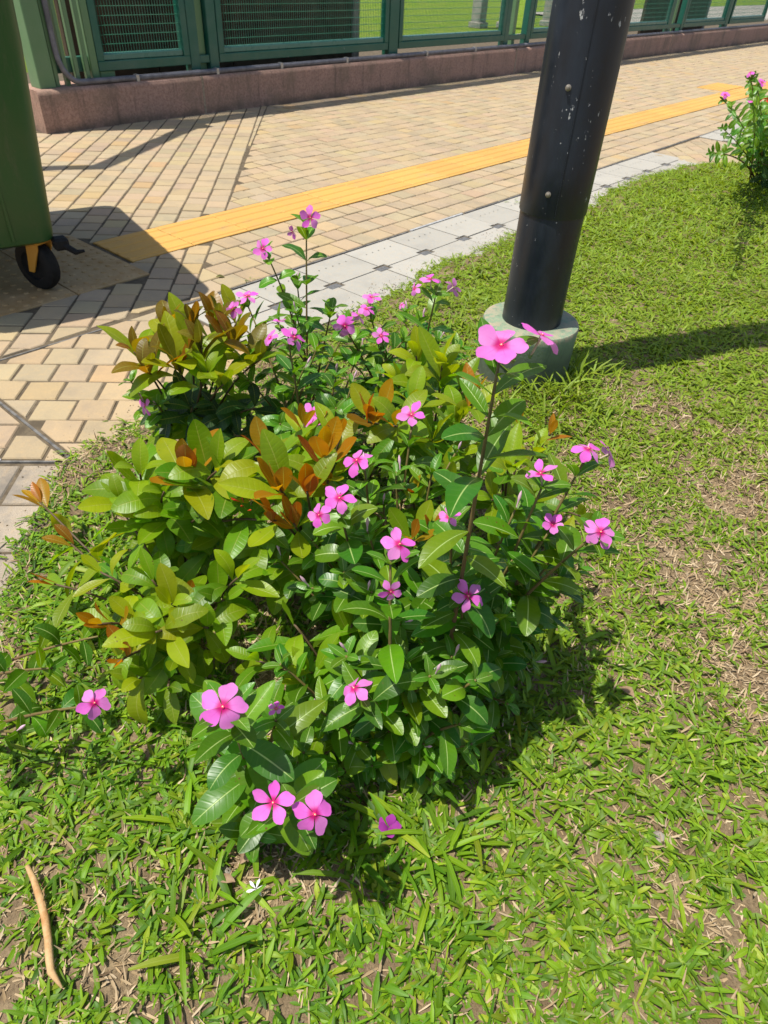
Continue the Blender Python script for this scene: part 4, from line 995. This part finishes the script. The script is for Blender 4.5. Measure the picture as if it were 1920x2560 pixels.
for q in range(7):
    a = rnd.uniform(0, 6.28); p = P(612, 1262, .30) + Vector((math.cos(a) * .008, math.sin(a) * .008, rnd.uniform(-.012, .02))); put_part(X, 'red_bud', BUD, p, (math.cos(a), math.sin(a), .8), .55).data
rb = BUD.copy(); rb.name = 'red_bud'; rb.materials[0] = MAT['red_flower']
for o in X.children:
    if o.name.startswith('red_bud'): o.data = rb
for px, py, z, k in ((300, 1250, .24, 'gold'), (410, 1230, .28, 'green'), (500, 1240, .28, 'green'), (650, 1300, .27, 'green'), (450, 1310, .18, 'gold')):
    cluster(X, jit(c1), P(px, py, z), k, 1.0, 1, .8)
fill(X, c1, ((470, 1350, .12), (560, 1390, .14), (600, 1330, .18)), 'green', 1.05)
c2 = P(470, 1620, 0); X = ixora('low ixora with orange tipped shoots reaching out over the grass at the left front', c2)
for px, py, z, k, n, s in ((178, 1360, .13, 'olive', 1, 1.0), (135, 1460, .13, 'new', 1, .95), (245, 1560, .19, 'new', 2, .85), (295, 1655, .19, 'new', 2, .8), (390, 1580, .20, 'gold', 2, 1.1), (330, 1560, .19, 'gold', 2, .95), (430, 1510, .21, 'gold', 2, 1.0), (250, 1430, .15, 'gold', 2, .9), (380, 1450, .19, 'green', 2, 1.0), (560, 1500, .19, 'green', 1, 1.0), (600, 1440, .23, 'gold', 2, 1.0), (520, 1570, .18, 'gold', 2, 1.0), (420, 1720, .11, 'green', 2, .9), (470, 1490, .17, 'new', 1, .9), (440, 1650, .14, 'gold', 2, .95), (345, 1700, .12, 'gold', 1, 1.0), (100, 1255, .12, 'new', 1, .95), (300, 1270, .16, 'new', 1, .8), (300, 1430, .12, 'green', 1, .95), (520, 1620, .12, 'gold', 1, .9)):
    cluster(X, jit(c2), P(px, py, z), k, s, n, 1.1, whorls=1, bow=.2, r0=.0030)
c3 = P(800, 1480, 0); X = ixora('ixora with a cluster of orange young shoots left of centre in the bed', c3)
for px, py, z, k, n, s in ((695, 1220, .40, 'new', 2, 1.15), (768, 1230, .40, 'new', 2, 1.0), (815, 1130, .42, 'new', 2, 1.1), (735, 1310, .35, 'new', 2, 1.0), (820, 1200, .38, 'new', 1, 1.0), (680, 1300, .36, 'new', 1, .95), (715, 1165, .35, 'green', 3, 1.2), (770, 1120, .36, 'gold', 2, 1.05), (655, 1130, .38, 'new', 1, 1.0), (760, 1060, .40, 'new', 1, .9), (850, 1090, .40, 'new', 1, .95)):
    cluster(X, jit(c3), P(px, py, z), k, s, n, .62, (0, 0, .9))
fill(X, c3, ((780, 1400, .22), (700, 1430, .18), (640, 1350, .22), (860, 1390, .22), (680, 1290, .24)), 'green', 1.1)
c4 = P(1060, 1230, 0); X = ixora('yellow green ixora at the back of the bed close to the lamp post', c4)
for px, py, z, k, n, s in ((920, 1055, .40, 'new', 2, 1.15), (985, 1065, .40, 'new', 1, .95), (1025, 1010, .37, 'gold', 2, .95), (1105, 915, .39, 'gold', 4, 1.2), (1040, 890, .37, 'gold', 4, 1.15), (1185, 1005, .39, 'new', 2, .95), (1145, 1060, .33, 'gold', 3, 1.0), (1080, 1100, .32, 'gold', 3, 1.0), (990, 950, .33, 'gold', 2, 1.0), (1160, 960, .34, 'gold', 3, 1.0)):
    cluster(X, jit(c4), P(px, py, z), k, s * 1.05, n, .66, (0, 0, .8))
fill(X, c4, ((950, 1010, .24), (1120, 1130, .24), (1010, 1120, .26)), 'green')
c5 = P(1260, 1340, 0); X = ixora('small yellowish ixora on the right of the bed nearest the tall grass', c5)
for px, py, z, k, n, s in ((1375, 1080, .27, 'new', 1, .7), (1345, 1120, .28, 'gold', 2, .9), (1270, 1170, .32, 'gold', 2, .95), (1300, 1060, .27, 'new', 1, .7), (1240, 1120, .30, 'gold', 2, .9)):
    cluster(X, jit(c5), P(px, py, z), k, s, n, .95)
fill(X, c5, ((1450, 1290, .25), (1330, 1250, .25), (1230, 1250, .25)), 'gold')
c6 = P(1060, 1520, 0); X = ixora('ixora with two dark orange leaf pairs just behind the central pink blooms', c6)
for px, py, z, k, n, s in ((1025, 1350, .38, 'new', 1, .80), (1092, 1350, .37, 'new', 1, .75), (1030, 1240, .33, 'new', 1, .75), (1130, 1210, .33, 'gold', 2, .95)):
    cluster(X, jit(c6), P(px, py, z), k, s, n, .55, (0, 0, .9))
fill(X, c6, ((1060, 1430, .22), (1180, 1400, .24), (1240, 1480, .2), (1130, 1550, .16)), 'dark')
c7 = P(860, 1800, 0); X = ixora('low ixora at the front of the bed with yellowing leaves over bare soil', c7)
for px, py, z, k, n, s in ((735, 1560, .20, 'gold', 2, 1.05), (850, 1690, .17, 'new', 1, .9), (770, 1680, .17, 'gold', 2, 1.05), (960, 1870, .09, 'gold', 1, .85), (720, 1780, .12, 'green', 2, .9), (880, 1560, .2, 'green', 2, 1.0), (640, 1650, .15, 'green', 2, .95), (810, 1800, .13, 'green', 2, 1.0)):
    cluster(X, jit(c7), P(px, py, z), k, s, n, 1.2)

# shrub pair at the right edge of the lawn
s0 = P(1890, 455, 0); V = thing('periwinkle', 'gangling periwinkle at the far corner of the lawn, pink blooms above the paving', 'flowering plant', s0, VG)
for px, py, z in ((1808, 248, .60), (1878, 198, .72), (1893, 220, .68), (1886, 262, .60), (1805, 320, .42), (1850, 330, .38)):
    vinca_shoot(V, jit(s0, .04), P(px, py, z), [(.9, None)] if py < 300 else [], .8, .35, .07, .1, .004)
vinca_shoot(V, s0, P(1775, 383, .27), [], 1.0, .7, .05, .6, .007)
s1 = P(1935, 455, 0); X = thing('ixora_shrub', 'ixora with orange red flower heads at the far right corner of the lawn', 'shrub', s1, IG)
for px, py, z, k in ((1900, 330, .38, 'gold'), (1870, 350, .30, 'gold'), (1925, 290, .5, 'gold'), (1905, 410, .2, 'dark'), (1925, 350, .35, 'gold'), (1935, 420, .15, 'dark'), (1890, 370, .26, 'olive'), (1860, 390, .18, 'gold'), (1915, 300, .45, 'olive'), (1910, 440, .08, 'dark'), (1895, 300, .42, 'gold')):
    cluster(X, jit(s1, .05), P(px, py, z), k, 1.05, 2, 1.)
for px, py, z in ((1913, 262, .64),):
    b = B(); c = P(px, py, z)
    for q in range(8):
        d = Vector((rnd.gauss(0, 1), rnd.gauss(0, 1), abs(rnd.gauss(0, 1)) + .3)).normalized(); e = c + d * .02; X_ = d.orthogonal().normalized(); Y_ = d.cross(X_)
        for k in range(4):
            a = k * math.pi / 2; u_ = X_ * math.cos(a) + Y_ * math.sin(a); w_ = d.cross(u_)
            b.add([e - s1, e + u_ * .007 + w_ * .004 - s1, e + u_ * .011 - s1, e + u_ * .007 - w_ * .004 - s1], [(0, 1, 2, 3)])
    link('flower_head', b.mesh('flower_head', 'red_flower'), X)

# ------------------------------------------------------------------ grass
def mesh_np(name, V_, Fq, mat, uv, tint):
    me = bpy.data.meshes.new(name); nv, nf = len(V_), len(Fq)
    me.vertices.add(nv); me.vertices.foreach_set('co', V_.astype(np.float32).ravel())
    me.loops.add(nf * 4); me.loops.foreach_set('vertex_index', Fq.astype(np.int32).ravel())
    me.polygons.add(nf); me.polygons.foreach_set('loop_start', (np.arange(nf) * 4).astype(np.int32))
    me.polygons.foreach_set('use_smooth', np.ones(nf, bool)); me.materials.append(MAT[mat])
    l = me.uv_layers.new(name='UVMap'); l.data.foreach_set('uv', uv.astype(np.float32)[Fq.ravel()].ravel())
    a = me.color_attributes.new('tint', 'FLOAT_COLOR', 'POINT'); a.data.foreach_set('color', np.hstack([tint, np.ones((nv, 1))]).astype(np.float32).ravel())
    me.update(); me.validate(); return me
_tab = rng.random((64, 64))
def vnoise(x, y):
    xi, yi = np.floor(x).astype(int), np.floor(y).astype(int); fx, fy = x - xi, y - yi; fx = fx * fx * (3 - 2 * fx); fy = fy * fy * (3 - 2 * fy)
    g = lambda a, b: _tab[a % 64, b % 64]
    return (g(xi, yi) * (1 - fx) + g(xi + 1, yi) * fx) * (1 - fy) + (g(xi, yi + 1) * (1 - fx) + g(xi + 1, yi + 1) * fx) * fy
def nbv(x): return np.interp(x, LA, LN) + wob(x)
def inview(x, y, mx=420, my=300):
    d = np.stack([x, y, np.full_like(x, -CAMZ)], 1) @ M0
    u = d[:, 0] / d[:, 2] * F; v = d[:, 1] / d[:, 2] * F
    return (d[:, 2] > .05) & (np.abs(u) < PX + mx) & (np.abs(v) < PY + my)
def blades(x, y, z, az, el, Ln, Wd, bend, tint, st=4, fold=.25):
    N = len(x); tt = np.linspace(0, 1, st); prof = np.interp(tt, [0, .3, .7, .92, 1], [.55, 1, 1, .72, .28])
    dirh = np.stack([np.cos(az), np.sin(az)], 1); side = np.stack([-np.sin(az), np.cos(az)], 1)
    px, pz = np.zeros(N), np.zeros(N); V_ = np.zeros((N, st, 3, 3)); ds = Ln / (st - 1)
    roll = rng.uniform(-.5, .5, N)
    for i in range(st):
        if i:
            e = el - bend * (tt[i] - .17); px = px + ds * np.cos(e); pz = pz + ds * np.sin(e)
        e = el - bend * tt[i]
        for j, s in enumerate((-1, 0, 1)):
            w = Wd / 2 * prof[i] * s; up = (Wd / 2 * prof[i] * fold) * abs(s)
            V_[:, i, j, 0] = x + dirh[:, 0] * (px - up * np.sin(e)) + side[:, 0] * w * np.cos(roll)
            V_[:, i, j, 1] = y + dirh[:, 1] * (px - up * np.sin(e)) + side[:, 1] * w * np.cos(roll)
            V_[:, i, j, 2] = z + pz + up * np.cos(e) + w * np.sin(roll)
    V_[..., 2] = np.maximum(V_[..., 2], hills(V_[..., 0], V_[..., 1])*.2 + .0008)
    idx = np.arange(N * st * 3).reshape(N, st, 3); Fq = []
    for i in range(st - 1):
        for j in range(2): Fq.append(np.stack([idx[:, i, j], idx[:, i, j + 1], idx[:, i + 1, j + 1], idx[:, i + 1, j]], 1))
    uv = np.zeros((N, st, 3, 2)); uv[..., 0] = np.array([0, .5, 1])[None, None, :]; uv[..., 1] = tt[None, :, None]
    return V_.reshape(-1, 3), np.concatenate(Fq), uv.reshape(-1, 2), np.repeat(tint, st * 3, 0)
BARE = [(*at(960, 1970)[:2], .055), (*at(640, 2175)[:2], .055), (*at(600, 2240)[:2], .04), (*at(480, 1420)[:2], .07), (*at(830, 1500)[:2], .10), (*at(720, 1720)[:2], .08), (*at(820, 1830)[:2], .09), (*at(560, 1600)[:2], .10), (*at(1650, 2110)[:2], .03), (*at(1760, 1480)[:2], .10), (*at(1850, 1700)[:2], .09), (*at(1850, 1250)[:2], .14), (*at(1400, 2540)[:2], .035), (*at(1700, 1420)[:2], .08), (*at(1000, 1300)[:2], .16), (*at(700, 1200)[:2], .14)]
def dens(x, y):
    d = .66 + .9 * vnoise(x * 5.3 + 7, y * 5.3 + 3) * vnoise(x * 14 + 1, y * 14 + 9) * 1.6
    dry = np.clip((x - .55) * .35, 0, .3) * np.clip(1.6 - (np.hypot(x, y) - .9) * .6, .15, 1); d = d - dry * (vnoise(x * 3.1 + 20, y * 3.1 + 4) > .35)
    for bx, by, br in BARE: d = d * (1 - .88 * np.exp(-(((x - bx) ** 2 + (y - by) ** 2) / br ** 2)))
    return np.clip(d, .04, 1)
GC = np.array([(.128, .255, .007), (.160, .285, .009), (.095, .215, .007), (.20, .31, .010), (.25, .32, .018), (.06, .155, .007)])
def gcol(x, y, N):
    dry = np.clip((x - .4) * .5 + (vnoise(x * 2.2 + 5, y * 2.2) - .5) * .5, 0, .7)
    k = rng.choice(len(GC), N, p=[.28, .24, .18, .14, .06, .10]); c = GC[k] * rng.uniform(.65, 1.3, (N, 1))
    return c * (1 - dry[:, None] * .55) + np.array([.29, .34, .035]) * dry[:, None] * .55
parts_ = []
def scatter(x0, x1, y0, y1, per, cond):
    N = int((x1 - x0) * (y1 - y0) * per); x = rng.uniform(x0, x1, N); y = rng.uniform(y0, y1, N)
    r = np.hypot(x, y); k = inview(x, y) & cond(r) & (y < nbv(x) + .012) & (rng.random(N) < dens(x, y)); return x[k], y[k]
def tufts(x, y, nb_, Ls, Ws, st, el=(2, 42)):
    x = np.repeat(x, nb_); y = np.repeat(y, nb_); N = len(x)
    x = x + rng.normal(0, .0042, N); y = y + rng.normal(0, .0042, N)
    Wmul = np.where(rng.random(N) < .45, rng.uniform(.35, .7, N), 1.)
    keep = np.hypot(x - LP.x, y - LP.y) > .15; x, y, Wmul = x[keep], y[keep], Wmul[keep]; N = len(x)
    az = rng.uniform(0, 2 * math.pi, N); e = np.radians(np.where(rng.random(N) < .25, rng.uniform(30, 65, N), rng.uniform(el[0], el[1], N))); Ln = rng.uniform(*Ls, N) * np.where(rng.random(N) < .2, 1.35, 1.); Wd = rng.uniform(*Ws, N) * Wmul
    edge = np.clip((nbv(x) - y) / .05, .55, 1); Ln = Ln * edge
    parts_.append(blades(x, y, hills(x, y) * np.clip((nbv(x) - y) * 8, 0, 1) + .001, az, e, Ln, Wd, rng.uniform(.2, 1.7, N), gcol(x, y, N), st))
x, y = scatter(-1, 1.6, -1.0, 1.5, 4400, lambda r: r < 1.05); tufts(x, y, 7, (.009, .034), (.0038, .0080), 4)
x, y = scatter(-1, 3.0, -1.2, 1.6, 5200, lambda r: (r >= 1.05) & (r < 2.0)); tufts(x, y, 5, (.010, .030), (.0036, .0068), 4)
x, y = scatter(-1, 7, -1.6, 1.8, 7000, lambda r: (r >= 2.0) & (r < 3.4)); tufts(x, y, 3, (.018, .044), (.006, .009), 3, (0, 30))
x, y = scatter(-1, 7.2, -1.6, 1.8, 5200, lambda r: r >= 3.4); tufts(x, y, 3, (.024, .050), (.007, .011), 3, (0, 30))
# taller grass round the lamp post base and along the bed
def clump(px, py, n, rad, Ls, Ws, el=(45, 80)):
    c = at(px, py); x = c.x + rng.normal(0, rad, n); y = c.y + rng.normal(0, rad, n); k = np.hypot(x - LP.x, y - LP.y) > .142; x, y = x[k], y[k]; N = len(x)
    parts_.append(blades(x, y, hills(x, y), rng.uniform(0, 6.28, N), np.radians(rng.uniform(*el, N)), rng.uniform(*Ls, N), rng.uniform(*Ws, N), rng.uniform(.4, 1.4, N), gcol(x, y, N), 4))
for px, py, n, rad, L_ in ((1330, 955, 60, .035, (.06, .12)), (1285, 925, 40, .03, (.05, .11)), (1385, 955, 60, .035, (.06, .13)), (1430, 930, 40, .03, (.05, .11)), (1400, 1000, 70, .05, (.07, .15)), (1340, 990, 60, .05, (.07, .14)), (1290, 960, 50, .05, (.06, .13)), (1450, 960, 40, .04, (.06, .13)), (1470, 1060, 30, .05, (.05, .10)), (1215, 930, 30, .04, (.05, .11)), (1350, 1060, 50, .06, (.06, .13))):
    clump(px, py, n, rad, L_, (.004, .007))
for px, py, n, rad in ((1150, 1760, 40, .05), (1240, 1790, 40, .06), (1100, 2050, 40, .06), (950, 2130, 40, .05), (560, 2080, 30, .05), (1300, 1620, 40, .07), (300, 1420, 40, .06), (250, 1540, 40, .05), (1050, 2140, 35, .05), (520, 2250, 30, .04)):
    clump(px, py, n, rad, (.04, .09), (.006, .010), (15, 55))
# runners and blades creeping over the paving edge
N = 1500; x = rng.uniform(.15, 5.3, N); y = nbv(x) + rng.normal(.004, .022, N); k = inview(x, y); x, y = x[k], y[k]; N = len(x)
parts_.append(blades(x, y, np.full(N, .003), rng.uniform(0, 6.28, N), np.radians(rng.uniform(5, 45, N)), rng.uniform(.012, .040, N), rng.uniform(.002, .006, N), rng.uniform(0, 1.4, N), gcol(x, y, N), 3))
# stray weeds in the paving joints
for px, py, n, rad in ((140, 1195, 22, .012), (100, 1290, 26, .014), (85, 1380, 26, .018), (60, 1350, 16, .012), (1290, 505, 10, .02), (1720, 455, 14, .05), (250, 1130, 20, .03), (330, 1080, 20, .03), (620, 700, 5, .01), (130, 1240, 18, .02)):
    c = at(px, py); x = c.x + rng.normal(0, rad, n); y = c.y + rng.normal(0, rad, n)
    parts_.append(blades(x, y, np.full(n, .001), rng.uniform(0, 6.28, n), np.radians(rng.uniform(15, 60, n)), rng.uniform(.012, .035, n), rng.uniform(.003, .007, n), rng.uniform(.4, 1.2, n), gcol(x, y, n), 3))
def merge(name, mat, plist):
    off = 0; Vs, Fs, Us, Ts = [], [], [], []
    for v, f, u, t in plist: Vs.append(v); Fs.append(f + off); Us.append(u); Ts.append(t); off += len(v)
    o = link(name, mesh_np(name, np.concatenate(Vs), np.concatenate(Fs), mat, np.concatenate(Us), np.concatenate(Ts))); o['kind'] = 'stuff'; return o
merge('grass', 'grass', parts_)
# dry thatch between the blades
def thatch():
    out = []
    for (x0, x1, y0, y1, per, lo, hi, st) in ((-1, 1.6, -1, 1.5, 34000, 0, 1.05, 3), (-1, 3, -1.2, 1.6, 26000, 1.05, 2.0, 3), (-1, 7, -1.6, 1.8, 6000, 2.0, 4.5, 2)):
        N = int((x1 - x0) * (y1 - y0) * per); x = rng.uniform(x0, x1, N); y = rng.uniform(y0, y1, N); r = np.hypot(x, y)
        k = inview(x, y, 200, 150) & (r >= lo) & (r < hi) & (y < nbv(x)) & (rng.random(N) < np.clip(.20 + 1.15 * (1 - dens(x, y)), 0, 1)); x, y = x[k], y[k]; N = len(x)
        c = np.array([(.42, .31, .18), (.34, .24, .13), (.50, .39, .25), (.24, .16, .09)])[rng.choice(4, N, p=[.4, .25, .2, .15])] * rng.uniform(.8, 1.15, (N, 1))
        out.append(blades(x, y, hills(x, y) + .0015, rng.uniform(0, 6.28, N), np.radians(rng.uniform(-4, 22, N)), rng.uniform(.008, .030, N), rng.uniform(.0014, .0040, N), rng.uniform(-1.6, 2.2, N), c, st))
    merge('dry_thatch', 'straw', out)
thatch()
def crumbs():
    n = 2600; x = rng.uniform(-.1, 5.3, n); y = nbv(x) + np.abs(rng.normal(0, .05, n)); k = inview(x, y, 100, 100); x, y = x[k], y[k]; n = len(x)
    s = rng.uniform(.0007, .0026, n); V_ = np.zeros((n, 5, 3)); a0 = rng.uniform(0, 6.28, n)
    for q in range(4): V_[:, q] = np.stack([x + s * np.cos(a0 + q * 1.57) * rng.uniform(.7, 1.5, n), y + s * np.sin(a0 + q * 1.57) * rng.uniform(.7, 1.5, n), np.full(n, .0003)], 1)
    V_[:, 4] = np.stack([x, y, .0003 + s * .9], 1); i = np.arange(n) * 5
    F_ = np.concatenate([np.stack([i + q, i + (q + 1) % 4, i + 4, i + 4], 1)[:, :3] for q in range(4)])
    me = mesh('soil_crumbs', V_.reshape(-1, 3), F_.tolist(), 'soil'); o = link('soil_crumbs', me); o['kind'] = 'stuff'
crumbs()

# ------------------------------------------------------------------ small things on the ground
def twig():
    pts = [P(px, py, .032) for px, py in ((68, 2165), (85, 2200), (100, 2245), (112, 2290), (120, 2345), (124, 2400), (128, 2430), (155, 2470))]
    o = thing('twig', 'pale bare twig lying on the grass in the near left corner', 'twig', pts[0]); b = B()
    b.tube([p - pts[0] for p in pts], [.0030, .0042, .0050, .0052, .0048, .0050, .0046, .0012], 8)
    link('twig_body', b.mesh('twig_body', 'twig', True), o); b = B()
    for q in range(12):
        s = pts[2].lerp(pts[3], rnd.random()); d = Vector((rnd.uniform(-1, 1), rnd.uniform(-1, 1), rnd.uniform(-.3, .3))).normalized()
        b.tube([s - pts[0], s + d * .012 - pts[0], s + d * .026 + Vector((rnd.uniform(-.006, .006), rnd.uniform(-.006, .006), -.004)) - pts[0]], [.0007, .0005, .0002], 4)
    link('rootlets', b.mesh('rootlets', 'twig', True), o)
twig()
o = thing('fallen_flower', 'withered purple periwinkle bloom lying on the grass in front of the bed', 'flower', P(972, 2068, .03))
for k in range(5):
    q = link('petal', PET[3].copy(), o); q.data.materials[0] = MAT['withered']; q.matrix_local = Matrix.Rotation(k * 1.26, 4, 'Z') @ Matrix.Rotation(rnd.uniform(.2, 1.1), 4, 'X') @ Matrix.Rotation(rnd.uniform(-.9, .9), 4, 'Y') @ Matrix.Diagonal((.8, .8, .8, 1))
o = thing('fallen_flower', 'tiny white star shaped bloom lying on bare soil at the front', 'flower', P(640, 2222, .022))
for k in range(6):
    q = link('petal', PET[0].copy(), o); q.data.materials[0] = MAT['white_petal']; q.matrix_local = Matrix.Rotation(k * 1.05 + rnd.uniform(-.1, .1), 4, 'Z') @ Matrix.Rotation(rnd.uniform(.1, .5), 4, 'X') @ Matrix.Diagonal((.22, .55, .5, 1))
o = link('fallen_leaf', VL[3]); o.matrix_world = frame(P(540, 692, .004), (.9, -.3, .05), (0, 0, 1), .75); o.color = (.12, .13, .03, 1); tag(o, 'single green leaf lying on the paving at the tip of the bin shadow', 'leaf')
DL = leaf_mesh('dry_leaf', .05, .02, p_lance, 'dry', 1.4, .5, .9, .2, 91)
for px, py, az, s, l in ((1652, 1512, .4, .7, 'curled tan dead leaf on the dry lawn right of the bed'), (1585, 1745, 1.2, .7, 'brown dead leaf at the edge of the bed shadow on the lawn'), (588, 2205, 2.0, .6, 'pointed tan dead leaf on the soil patch beside the white bloom'), (600, 2160, .1, .8, 'curled brown dead leaf on the soil below the paired blooms'), (1180, 990, 1.5, 1.3, 'long brown dead leaf hanging in the grass by the post base'), (700, 2035, 2.6, .5, 'small brown dead leaf under the left front periwinkle'), (490, 1575, 1., .7, 'rusty dead leaf among the low orange tipped shoots')):
    o = link('dead_leaf', DL); o.matrix_world = frame(P(px, py, .026), (math.cos(az), math.sin(az), .15), (0, 0, 1), s); tag(o, l, 'dead leaf', 'dead leaves on the lawn')
for px, py, s, l in ((700, 1870, .02, 'pale soil clod between the two front periwinkles'), (1645, 2095, .012, 'small brown clod on the worn lawn spot at the right front'), (560, 2190, .014, 'brown clod on the bare soil left of the white bloom'), (680, 1920, .014, 'smaller soil clod just below the pale one'), (945, 2000, .012, 'crumbly clod at the foot of the central stem')):
    b = B(); n = 9; rings = []
    for i in range(5):
        ph = -1.2 + i * .6; rings += [(s * math.cos(ph) * (1 + rnd.uniform(-.18, .18)) * math.cos(6.28 * k / n), s * math.cos(ph) * (1 + rnd.uniform(-.18, .18)) * math.sin(6.28 * k / n) * .8, s * .5 * math.sin(ph) * (1 + rnd.uniform(-.1, .1))) for k in range(n)]
    b.add(rings, [(i * n + k, i * n + (k + 1) % n, (i + 1) * n + (k + 1) % n, (i + 1) * n + k) for i in range(4) for k in range(n)] + [tuple(range(4 * n, 5 * n)), tuple(range(n))[::-1]])
    tag(link('soil_clod', b.mesh('soil_clod', 'pebble', True), None, Matrix.Translation(P(px, py, .012))), l, 'clod', 'soil clods under the bed')
